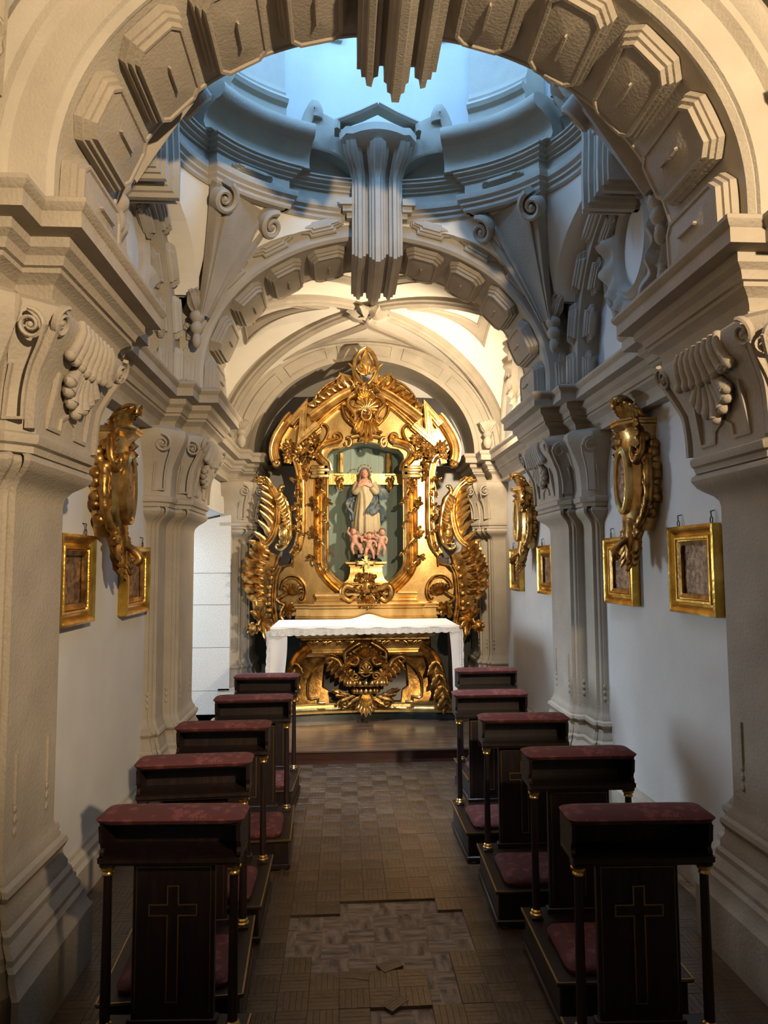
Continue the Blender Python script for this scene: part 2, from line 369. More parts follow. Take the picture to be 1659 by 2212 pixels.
for (a, b, c, d) in ((-1.85, -1.75, 2.75, 5.4), (1.75, 1.85, 2.75, 5.4), (-1.75, 1.75, 2.75, 2.85), (-1.75, 1.75, 5.3, 5.4)): box(mb, a, b, c, d, 4.7, 7.2)
S(mb.build('ceiling', M_cream, smooth=False), 'plaster ceiling shell added above the vaults to keep stray sky light out')
# ---------------------------------------------------------------- piers, dado, entablature
def fillet(xa, xb, y, d):   # stepped corner between front face (at y) and aisle face (at xb)
    return [(xb + 0.045, y), (xb + 0.045, y + d * 0.014), (xb + 0.03, y + d * 0.014), (xb + 0.022, y + d * 0.026), (xb + 0.022, y + d * 0.04), (xb, y + d * 0.04)]
def pier_plan(yA0, yB0, yB1, yA1):
    P = [(WX + 0.02, yA0)] + fillet(WX, 1.555, yA0, 1) + [(1.555, yB0)] + fillet(1.555, 1.46, yB0, 1)
    Q = [(x, y) for x, y in reversed(fillet(1.555, 1.46, yB1, -1))] + [(1.555, yB1)] + [(x, y) for x, y in reversed(fillet(WX, 1.555, yA1, -1))] + [(WX + 0.02, yA1)]
    return P + Q
PIERS = [('front', 2.42, 2.54, 3.05, 3.20), ('mid', 4.86, 5.09, 5.64, 5.82), ('altar', 7.90, 7.99, 8.6, 8.61)]
def cap_plan(yA0, yB0, yB1, yA1):
    c = .02
    return [(WX + 0.02, yA0), (1.555 + c, yA0), (1.555, yA0 + c), (1.555, yB0), (1.46 + c, yB0), (1.46, yB0 + c), (1.46, yB1 - c), (1.46 + c, yB1), (1.555, yB1), (1.555, yA1 - c), (1.555 + c, yA1), (WX + 0.02, yA1)]
P_ped = [(0.125, -0.01), (0.125, 0.225), (0.115, 0.24), (0.10, 0.27), (0.10, 0.30), (0.085, 0.315), (0.085, 0.335), (0.06, 0.375), (0.06, 0.40), (0.045, 0.415), (0.045, 0.44), (0.03, 0.47), (0.03, 0.495), (-0.01, 0.495)]
P_shaft = [(0.02, 0.49), (0.035, 0.50), (0.045, 0.52), (0.04, 0.54), (0.022, 0.55), (0.022, 0.56), (0.008, 0.585), (0.0, 0.62), (0.0, 1.2), (0.0, 1.92), (0.006, 1.955), (0.028, 1.985), (0.062, 2.01), (0.082, 2.028), (0.09, 2.045), (0.088, 2.062), (0.075, 2.073), (0.03, 2.075)]
P_cap = [(0.03, 2.07), (0.085, 2.075), (0.085, 2.10), (0.10, 2.108), (0.105, 2.125), (0.105, 2.14), (0.09, 2.15), (0.09, 2.2), (0.094, 2.27), (0.105, 2.35), (0.135, 2.42), (0.165, 2.48), (0.19, 2.53), (0.20, 2.57), (0.192, 2.60), (0.16, 2.625), (0.05, 2.63)]
def mirror(plan, sx): return [(sx * x, y) for x, y in plan]
def volute_relief(mb, c, e1, e2, n, r, hand=1):
    """raised scroll; e1 sideways, e2 up, n out"""
    p = spiral(c, r, r * 0.14, math.pi / 2, 1.9 * hand, e1, e2, 30)
    sweep(mb, p, [(-r * .14, -0.01), (-r * .14, r * .16), (0, r * .26), (r * .14, r * .16), (r * .14, -0.01)], n, scale=lambda t: 1 - 0.55 * t)
    ball(mb, V(c), r * 0.2, 8, 5)
for pn, yA0, yB0, yB1, yA1 in PIERS:
    for sx, side in ((-1, 'left'), (1, 'right')):
        XI = .12 if pn == 'altar' else 0.0
        shf = lambda P: [(x - XI if x < WX else x, y) for x, y in P]
        plan = mirror(shf(pier_plan(yA0, yB0, yB1, yA1)), sx); sg = 1 if sx > 0 else -1
        desc = {'front': 'near the first kneelers', 'mid': 'between nave and chancel', 'altar': 'beside the gilded altarpiece'}[pn]
        root = empty('pier', (sx * 1.55, yB0, 0)); S(root, 'tan stucco pier with scrolled capital %s, %s' % (desc, 'doorway side' if sx < 0 else 'opposite the doorway'))
        m = MB(); sweep_plan(m, plan, P_ped, sgn=sg); m.build('pedestal', M_tan, root, 30)
        m = MB(); sweep_plan(m, plan, P_shaft, sgn=sg); m.build('shaft', M_tan, root, 30)
        m = MB(); sweep_plan(m, mirror(shf(cap_plan(yA0, yB0, yB1, yA1)), sx), P_cap, sgn=sg); cap = m.build('capital', M_tan, root, 30)
        # shaft grooves ending in drops, on both faces of the cluster
        m = MB()
        for yy in (yB0 + 0.12, yB1 - 0.12):
            for zz in (0.70, 0.745, 0.785): ball(m, (sx * (1.458 - XI), yy, zz), (0.006, 0.014, 0.017), 8, 5)
            box(m, *sorted((sx * (1.452 - XI), sx * (1.47 - XI))), yy - 0.012, yy + 0.012, 0.80, 0.98)
        for (xa, yy) in ((1.53, yB0), (1.60, yA0)):
            for zz in (0.70, 0.745, 0.785): ball(m, (sx * (xa - XI), yy - 0.001, zz), (0.012, 0.006, 0.017), 8, 5)
        m.build('pendant_drops', M_tan, root)
        # volutes on the faces that look down the nave
        def offz(z):
            for (o0, z0), (o1, z1) in zip(P_cap, P_cap[1:]):
                if z0 <= z <= z1 and z1 > z0: return o0 + (o1 - o0) * (z - z0) / (z1 - z0)
            return 0.1
        for kind, yy in ((0, yA0), (1, yB0)):
            m = MB(); z = 2.50; r = 0.055
            def lat(z): o = offz(z); return ((WX + 1.555 - o) / 2 - .02 - XI, (WX - 1.555 + o) / 2) if kind == 0 else (1.5075 - o - XI, .0475)
            xc, hwx = lat(z); r = .066 if kind == 0 else .055; e2 = V((0, -0.32, 0.95)).normalized(); nn = V((0, -0.95, -0.32)).normalized()
            volute_relief(m, (sx * xc, yy - offz(z) + 0.004, z), V((-sx, 0, 0)), e2, nn, r, hand=-1)
            right = [(lat(zz)[0] - lat(z)[0] + xc - r * k, zz) for zz, k in ((z, 1.0), (z - .06, .95), (z - .13, .75), (z - .22, .62), (z - .31, .62))]
            left = [(lat(zz)[0] - lat(z)[0] + xc + r * k, zz) for zz, k in ((z - .31, .55), (z - .20, .5), (z - .12, .45))]
            pp = [V((sx * a, yy - offz(b) - 0.002, b)) for a, b in right]; pq = [V((sx * a, yy - offz(b) - 0.002, b)) for a, b in left]
            sweep(m, crv(pp, 5) + pq, [(-0.005, -0.01), (-0.005, 0.008), (0.005, 0.008), (0.005, -0.01)], V((0, -1, -0.2)))
            m.build('volute', M_tan, cap, 40)
        # aisle face: edge scrolls, framed field and shell
        ym = (yB0 + yB1) / 2; hw = (yB1 - yB0) / 2
        def face(y, z, h): return V((sx * (1.46 - XI - offz(z) - h), y, z))
        nn = V((-sx, 0, -0.35)).normalized()
        m = MB()
        for e in (-1, 1):
            k = hw + 0.07
            zz = [2.16, 2.25, 2.35, 2.42, 2.48, 2.53]
            pp = [face(ym + e * (k - 0.06 + offz(z) * 0.45), z, 0.0) for z in zz]
            sweep(m, crv(pp, 4), [(-0.012, -0.02), (-0.012, 0.012), (0.012, 0.012), (0.012, -0.02)], nn)
            c = face(ym + e * (k - 0.0), 2.54, 0.0)
            volute_relief(m, c, V((0, -e, 0)), V((-sx * 0.35, 0, 0.93)).normalized(), nn, 0.06, hand=1)
        q = [face(ym + a, z, 0.001) for a, z in ((-hw * .7, 2.40), (-hw * .72, 2.19), (-hw * .3, 2.19), (-hw * .26, 2.24), (0, 2.275), (hw * .26, 2.24), (hw * .3, 2.19), (hw * .72, 2.19), (hw * .7, 2.40))]
        sweep(m, q, [(-0.007, -0.01), (-0.007, 0.009), (0.007, 0.009), (0.007, -0.01)], nn)
        m.build('scroll_border', M_tan, cap, 40)
        m = MB()
        for k in range(8):      # fluted fringe
            a = (k - 3.5) / 3.5; zz = [2.60, 2.56, 2.52, 2.48, 2.455 + .015 * abs(a), 2.44 + .02 * abs(a)]
            pp = [face(ym + a * (0.155 + .01 * j), z, 0.004 + .004 * j) for j, z in enumerate(zz)]
            tube(m, pp, .021, 8, nrm=nn, scale=lambda t: .9 + .25 * t); ball(m, pp[-1], .023, 8, 6)
        for k in range(7):      # scalloped shell below
            a = (k - 3) / 3; d = V((0, a * .8, -1)).normalized(); L_ = .19 - .075 * abs(a)
            pp = [face(ym + a * .05 + d.y * L_ * t, 2.47 + d.z * L_ * t, .008 + .022 * t) for t in (0, .25, .5, .75, 1)]
            tube(m, pp, .026, 8, nrm=nn, scale=lambda t: .55 + .6 * t); ball(m, pp[-1], (.024, .03, .026), 8, 6)
        for a in (-1, 1):
            sp = spiral(face(ym + a * .165, 2.47, .012), .03, .006, 0, 1.3 * a, V((0, 1, 0)), V((0, 0, 1)), 14); tube(m, sp, .012, 6, nrm=nn)
        m.build('shell_ornament', M_tan, cap, 50)
P_dado = [(0.07, -0.01), (0.07, 0.155), (0.05, 0.165), (0.045, 0.19), (0.02, 0.20), (0.015, 0.22), (-0.02, 0.225)]
for sx, side in ((-1, 'left'), (1, 'right')):
    mb = MB()
    for y0, y1 in ((-2.6, 2.42), (3.30, 4.86), (5.82, 5.85 if sx < 0 else 7.74)): sweep_plan(mb, [(sx * WX, y0), (sx * WX, y1)], P_dado, sgn=1 if sx > 0 else -1)
    S(mb.build('baseboard_' + side, M_tan2, None, 30), 'tan stucco skirting along the foot of the %s wall' % side)
def ent_plan():
    P = [(1.56, -2.6)]
    for yA0, yB0, yB1, yA1 in ((2.36, 2.50, 3.24, 3.5), (4.89, 5.09, 5.76, 5.96), (7.74, 7.98, 8.7, 8.71)):
        P += [(1.56, yA0), (1.45, yA0), (1.45, yB0), (1.315, yB0), (1.315, yB1), (1.45, yB1), (1.45, yA1), (1.56, yA1)]
    return P[:-3]
P_ent = [(-0.14, 2.60), (0.012, 2.60), (0.012, 2.632), (-0.004, 2.64), (-0.004, 2.665), (0.006, 2.69), (0.03, 2.712), (0.045, 2.72), (0.045, 2.738), (0.058, 2.742), (0.058, 2.752), (0.066, 2.775), (0.085, 2.79), (0.092, 2.795), (0.092, 2.832), (0.155, 2.838), (0.155, 2.895), (0.165, 2.903), (0.175, 2.92), (0.175, 2.935), (0.15, 2.95), (-0.2, 2.955)]
for sx, n in ((-1, 1), (1, 2)):
    mb = MB(); sweep_plan(mb, mirror(ent_plan(), sx), P_ent, sgn=1 if sx > 0 else -1)
    S(mb.build('trim_%d' % n, M_tan, None, 25), 'continuous tan moulded cornice breaking forward over the piers, %s' % ('doorway side' if sx < 0 else 'side opposite the doorway'))
# ---------------------------------------------------------------- arches
class Arc:
    """half arch by arc length from the crown; q = horizontal coordinate"""
    def __init__(s, R, zc, k, zs, n=400):
        s.R, s.zc, s.k, s.zs = R, zc, k, zs; T = []
        for i in range(n + 1): a = math.pi / 2 * i / n; T.append((R * math.sin(a), zc + k * R * math.cos(a)))
        T.append((R, zs)); s.T = T; s.L = [0]
        for (a, b), (c, d) in zip(T, T[1:]): s.L.append(s.L[-1] + math.hypot(c - a, d - b))
        s.S = s.L[-1]
    def at(s, t):
        sg = 1 if t >= 0 else -1; t = min(abs(t), s.S)
        lo = int(np.searchsorted(s.L, t)); lo = max(1, min(lo, len(s.L) - 1)); f = (t - s.L[lo - 1]) / max(1e-9, s.L[lo] - s.L[lo - 1])
        (a, b), (c, d) = s.T[lo - 1], s.T[lo]; x, z = a + (c - a) * f, b + (d - b) * f; tx, tz = c - a, d - b; l = math.hypot(tx, tz); tx /= l; tz /= l
        return sg * x, z, sg * tz, -tx        # point and inward normal
    def top(s, x): return s.zc + s.k * math.sqrt(max(0, s.R ** 2 - x * x)) if abs(x) < s.R else -9
def arch_ring(mb, arc, sec, fm, n=64):
    """sec: list of (depth, h) ; fm(q, depth, z) -> point"""
    rings = []
    for i in range(n + 1):
        t = -arc.S + 2 * arc.S * i / n; x, z, nx, nz = arc.at(t)
        rings.append([fm(x + nx * h, d, z + nz * h) for d, h in sec])
    return loft(mb, rings, True, True)
def oct(hs, hw, cs, cw): return [(-hs, -hw + cw), (-hs + cs, -hw), (hs - cs, -hw), (hs, -hw + cw), (hs, hw - cw), (hs - cs, hw), (-hs + cs, hw), (-hs, hw - cw)]
def notch(hs, hw, d):      # long plaque with pointed ears at the ends
    return [(-hs, -hw * .25), (-hs + d, -hw * .55), (-hs + d * 1.1, -hw), (hs - d * 1.1, -hw), (hs - d, -hw * .55), (hs, -hw * .25), (hs, hw * .25), (hs - d, hw * .55), (hs - d * 1.1, hw), (-hs + d * 1.1, hw), (-hs + d, hw * .55), (-hs, hw * .25)]
def coffer(fm, hs, hw):
    mb = MB(); o = oct(hs, hw, hs * .40, hw * .24)
    L = [(o, -0.005), (o, 0.028), (inset(o, 0.010), 0.030), (inset(o, 0.012), 0.050), (inset(o, 0.026), 0.052), (inset(o, 0.029), 0.074), (inset(o, 0.042), 0.074), (inset(o, 0.048), 0.066)]
    k = hw * 0.26
    rd = [(-0.006, -k), (-0.003, -k - .01), (0.003, -k - .01), (0.006, -k), (0.006, k), (0.003, k + .01), (-0.003, k + .01), (-0.006, k)]
    L += [([(a * 1.6, b) for a, b in rd], 0.084), (rd, 0.10)]
    return panel(mb, L, fm)
def plaque(fm, hs, hw):
    mb = MB(); o = notch(hs, hw, hw * .8)
    L = [(o, -0.005), (o, 0.018)]
    for d, h in ((0.008, 0.028), (hw * .28, 0.028), (hw * .32, 0.042), (hw * .55, 0.044), (hw * .60, 0.056), (hw * .8, 0.058)):
        s = 1 - d / hw; L.append(([(math.copysign(max(abs(a) - d * .8, 0.01), a), b * s) for a, b in o], h))
    return panel(mb, L, fm)
ident = lambda q, d, z: (q, d, z)
def transverse(name, arc, y0, y1, label, facew=0.26, front=True, ncof=5, back=False):
    root = empty(name, (0, (y0 + y1) / 2, arc.zs)); S(root, label)
    m = MB(); b = 0.02
    arch_ring(m, arc, [(y0, 0.0 - b), (y0, -facew), (y1, -facew), (y1, -b), (y1 - b, 0.0), (y1 - 0.035, 0.0), (y1 - 0.04, -0.006), (y0 + 0.04, -0.006), (y0 + 0.035, 0), (y0 + b, 0.0)], ident, 72)
    m.build('arch_band', M_tan2, root, 30)
    pitch = (arc.S - 0.19) / ncof; hs = pitch * 0.42; hw = (y1 - y0) / 2 - 0.075
    for sg in (-1, 1):
        for i in range(ncof):
            sc = sg * (0.21 + pitch * (i + 0.5))
            def fm(s, w, h, sc=sc):
                x, z, nx, nz = arc.at(sc + s); return (x + nx * h, (y0 + y1) / 2 + w, z + nz * h)
            coffer(fm, hs, hw).build('coffer', M_tan, root, 20)
            if front:
                def fg(s, w, h, sc=sc):
                    x, z, nx, nz = arc.at(sc + s); r = -(facew * 0.5 + w); return (x + nx * r, y0 - h, z + nz * r)
                plaque(fg, pitch * 0.43, facew * 0.27).build('face_plaque', M_tan2, root, 20)
    return root
AR1 = Arc(RA + 0.01, ZC, KA, 2.93); AR2 = Arc(RA, ZC, KA, 2.93); AR3 = Arc(1.30, 2.98, 0.86, 2.90)
t1 = transverse('transverse_arch', AR1, A1[0], A1[1], 'tan coffered arch over the front piers, before the dome', front=False)
t2 = transverse('transverse_arch', AR2, A2[0], A2[1], 'tan coffered arch over the middle piers, between dome and altar')
# front arch: smooth archivolt and outer moulding on the face towards the entrance
m = MB(); arch_ring(m, AR1, [(2.46, -0.02), (2.435, -0.03), (2.435, -0.15), (2.40, -0.17), (2.40, -0.20), (2.375, -0.22), (2.36, -0.25), (2.375, -0.28), (2.42, -0.30), (2.46, -0.30)], ident, 72)
m.build('archivolt', M_tan2, t1, 30)
# altar arch
root3 = empty('altar_arch', (0, A3Y, 2.9)); S(root3, 'pale arch with thin panel mouldings framing the altar recess')
m = MB(); arch_ring(m, AR3, [(A3Y, -0.0), (A3Y, -0.42), (8.62, -0.42), (8.62, 0.0)], ident, 64); m.build('arch_band', M_tan2, root3, 30)
m = MB(); arch_ring(m, AR3, [(A3Y, -0.25), (A3Y - 0.03, -0.25), (A3Y - 0.03, -0.30), (A3Y - 0.05, -0.31), (A3Y - 0.05, -0.38), (A3Y, -0.39)], ident, 64); m.build('outer_moulding', M_tan2, root3, 30)
for s0, s1 in ((-1.95, -1.0), (-0.9, -0.42), (-0.30, 0.30), (0.42, 0.9), (1.0, 1.95)):
    def fg(s, w, h, sc=(s0 + s1) / 2):
        x, z, nx, nz = AR3.at(sc + s); r = -(0.125 + w); return (x + nx * r, A3Y - h, z + nz * r)
    hs = (s1 - s0) / 2; m = MB(); N = 10
    o = [(-hs + 2 * hs * i / N, -0.07) for i in range(N + 1)] + [(hs - 2 * hs * i / N, 0.07) for i in range(N + 1)]
    panel(m, [(o, -0.004), (o, 0.014), (inset(o, 0.012), 0.014), (inset(o, 0.016), 0.006)], fg); m.build('face_panel', M_tan2, root3, 30)
# ---------------------------------------------------------------- domed bay: side arches, pendentives, ring, drum
XS = 1.47      # plane of the side arches
ARS = Arc(0.80, 3.06, 1.22, 2.93)
for sx, side in ((-1, 'doorway side'), (1, 'side opposite the doorway')):
    root = empty('wall_arch', (sx * XS, YC, 2.93)); S(root, 'tan panelled wall arch under the dome, ' + side)
    fm = (lambda q, d, z, sx=sx: (sx * d, YC + q * sx, z))
    m = MB(); arch_ring(m, ARS, [(XS, 0), (XS, -0.30), (WX + 0.02, -0.30), (WX + 0.02, 0)], fm, 48); m.build('arch_band', M_tan, root, 30)
    n = 4; pitch = (ARS.S - 0.18) / n
    for sg in (-1, 1):
        for i in range(n):
            sc = sg * (0.19 + pitch * (i + 0.5))
            def f1(s, w, h, sc=sc):
                q, z, nx, nz = ARS.at(sc + s); return fm(q + nx * h, (XS + WX) / 2 + w, z + nz * h)
            plaque(f1, pitch * .42, 0.05).build('soffit_plaque', M_tan, root, 20)
            def f2(s, w, h, sc=sc):
                q, z, nx, nz = ARS.at(sc + s); r = -(0.075 + w); return fm(q + nx * r, XS - h, z + nz * r)
            plaque(f2, pitch * .42, 0.045).build('face_plaque', M_tan2, root, 20)
# pendentives
root = empty('pendentive_vault', (0, YC, 3.0)); S(root, 'cream pendentives carrying the oval dome ring')
RAx, RBy = 1.36, 0.99
def sup(th, z):
    t = min(1, max(0, (z - 3.0) / 1.29)); e = 0.10 + 0.90 * t ** 1.6; c, s = math.cos(th), math.sin(th)
    a = 1.49 + (RAx - 1.49) * t; b = 1.01 + (RBy - 1.01) * t
    return V((a * math.copysign(abs(c) ** e, c), YC + b * math.copysign(abs(s) ** e, s), z))
def hole(p):
    dy = abs(p.y - YC)
    if dy > 0.80 and abs(p.x) < 1.42 and p.z < (AR2.top(p.x * 0.93) if abs(p.x) * .93 < RA else -9) + 0.10: return True
    if abs(p.x) > 1.15 and dy < 0.88 and p.z < (ARS.top(dy * 0.88) if dy * .88 < .8 else -9) + 0.12: return True
    return False
m = MB(); nz_ = 26; nt = 240; G = []
for j in range(nt):
    th = 2 * math.pi * (j + .5) / nt; zst = 2.95
    for i in range(200):
        z = 2.95 + 1.34 * i / 200
        if hole(sup(th, z)): zst = z + 1.34 / 200
    G.append([sup(th, zst + (4.295 - zst) * i / nz_) for i in range(nz_ + 1)])
for j in range(nt):
    k = (j + 1) % nt
    if abs(G[j][0].z - G[k][0].z) > .5: continue
    vs = G[j] + G[k]
    def skirt(q):
        return V((math.copysign(1.62, q.x), q.y, q.z)) if abs(q.y - YC) < .86 else V((q.x, YC + math.copysign(1.12, q.y - YC), q.z))
    if G[j][0].z > 3.0 and G[k][0].z > 3.0 and (abs(G[j][0].y - YC) < .86) == (abs(G[k][0].y - YC) < .86): m.add([G[j][0], G[k][0], skirt(G[k][0]), skirt(G[j][0])], [(0, 1, 2, 3)])
    m.add(vs, [(i + nz_ + 1, i, i + 1, i + nz_ + 2) for i in range(nz_)])
m.build('pendentive', M_cream, root, 60)
def ell(a, b, th): return (a * math.cos(th), YC + b * math.sin(th))
DIAG = [math.radians(d) for d in (45, 135, 225, 315)]
def near_diag(th): return min(abs((th - d + math.pi) % (2 * math.pi) - math.pi) for d in DIAG)
def near_axis(th): return min(abs((th - d * math.pi / 2 + math.pi) % (2 * math.pi) - math.pi) for d in range(4))
def ring_plan(a, b, res=0.0, dd=0.26):
    P = []; n = 120
    for i in range(n):
        th = 2 * math.pi * (i + .5) / n; P.append((th, res if near_diag(th) < dd else 0))
    out = []
    for i in range(n):
        th, r = P[i]; out.append(ell(a - r, b - r, th))
        th2, r2 = P[(i + 1) % n]
        if r2 != r:
            tm = th + math.pi / n; out += [ell(a - r, b - r, tm - .004), ell(a - r2, b - r2, tm + .004)]
    return out
droot = empty('dome_ring', (0, YC, 4.27)); S(droot, 'oval moulded ring of the dome in tan stucco')
rp = ring_plan(RAx, RBy, 0.07)
m = MB(); sweep_plan(m, rp, [(-0.06, 4.265), (0.0, 4.265), (0.012, 4.28), (0.012, 4.30), (0.03, 4.315), (0.03, 4.33), (0.05, 4.35), (0.055, 4.375), (0.055, 4.39), (0.0, 4.40)], closed=True); m.build('lower_cornice', M_tan2, droot, 30)
m = MB(); sweep_plan(m, rp, [(0.0, 4.395), (0.0, 4.56)], closed=True); m.build('frieze', M_tan2, droot, 30)
m = MB(); sweep_plan(m, rp, [(0.0, 4.555), (0.02, 4.56), (0.02, 4.585), (0.045, 4.60), (0.045, 4.62), (0.07, 4.64), (0.07, 4.665), (0.085, 4.675), (0.085, 4.69), (0.02, 4.70)], closed=True); m.build('upper_cornice', M_tan2, droot, 30)
for d in DIAG:       # plaques on the four diagonal breaks
    def fg(s, w, h, d=d):
        th = d + s / 1.05; p = ell(RAx - 0.07 - h, RBy - 0.07 - h, th); return (p[0], p[1], 4.475 + w)
    plaque(lambda s, w, h: fg(-s, w, h), 0.15, 0.045).build('ring_plaque', M_tan2, droot, 20)
# coved parapet with torus, broken at the four axes by consoles
for d in DIAG:
    pl = [ell(RAx - 0.11, RBy - 0.11, d - 0.38 + 0.76 * i / 20) for i in range(21)]
    m = MB(); sweep_plan(m, pl, [(0.02, 4.69), (-0.03, 4.72), (-0.05, 4.78), (-0.04, 4.85), (0.0, 4.905), (0.05, 4.935), (0.055, 4.945), (0.10, 4.955), (0.13, 4.985), (0.14, 5.02), (0.13, 5.06), (0.095, 5.085), (0.05, 5.09), (-0.3, 5.09), (-0.3, 4.69)], sclosed=True); m.build('parapet', M_tan2, droot, 35)
    m = MB(); pl2 = [ell(RAx - 0.08, RBy - 0.08, d - 0.21 + i * .42 / 8) for i in range(9)]
    sweep_plan(m, pl2, [(0.07, 5.08), (0.07, 5.20), (0.075, 5.205), (0.105, 5.22), (0.12, 5.25), (0.10, 5.285), (0.05, 5.285), (0.05, 5.31), (0.06, 5.33), (0.04, 5.36), (0.03, 5.38), (0.03, 6.3), (-0.2, 6.3), (-0.2, 5.08)], sclosed=True); m.build('drum_pilaster', M_tan2, droot, 35)
m = MB(); sweep_plan(m, [ell(RAx + .02, RBy + .02, 2 * math.pi * i / 72) for i in range(72)], [(0.10, 4.69), (-.01, 4.72), (-.05, 4.78), (-.06, 4.85), (-.04, 4.93), (0, 4.97), (-.25, 4.98)], closed=True); m.build('cove', M_tan2, droot, 50)
# drum wall
m = MB(); pl = [ell(RAx + 0.20, RBy + 0.16, 2 * math.pi * i / 64) for i in range(64)]
sweep_plan(m, pl, [(0.0, 4.60), (0.0, 6.4), (0.06, 6.42), (0.1, 6.5), (0.1, 6.6), (0.0, 6.62)], closed=True); m.build('drum_wall', M_white, droot, 40)
m = MB(); loft(m, [[(*ell((RAx + .21) * math.cos(b), (RBy + .17) * math.cos(b), 2 * math.pi * i / 48), 6.6 + .7 * math.sin(b)) for i in range(48)] for b in [math.pi / 2 * k / 10 * .99 for k in range(11)]], True); m.f = [tuple(reversed(f)) for f in m.f]; m.build('dome_cap', M_white, droot, 60)
for k in range(8):      # drum windows between consoles and pilasters
    th0 = math.pi / 4 * k + math.pi / 8; hw_ = .2
    wroot = empty('window_%d' % (k + 1), (*ell(RAx + .19, RBy + .15, th0), 5.2)); S(wroot, 'daylit window in the drum of the dome')
    arcp = [th0 - hw_ + 2 * hw_ * i / 6 for i in range(7)]
    m = MB(); loft(m, [[(*ell(RAx + .185, RBy + .145, t), z) for t in arcp] for z in (5.86, 6.38)], False); m.build('pane', M_sky, wroot, 60)
    m = MB(); e = [(*ell(RAx + .18, RBy + .14, t), 5.86) for t in arcp] + [(*ell(RAx + .18, RBy + .14, t), 6.38) for t in reversed(arcp)]
    ce = V((*ell(0, 0, th0), 5.7)) - V((*ell(1, 1, th0), 5.7)); sweep(m, e, [(-.03, -.01), (-.03, .03), (.03, .03), (.03, -.01)], ce, closed=True); m.build('frame', M_tan2, wroot, 40)
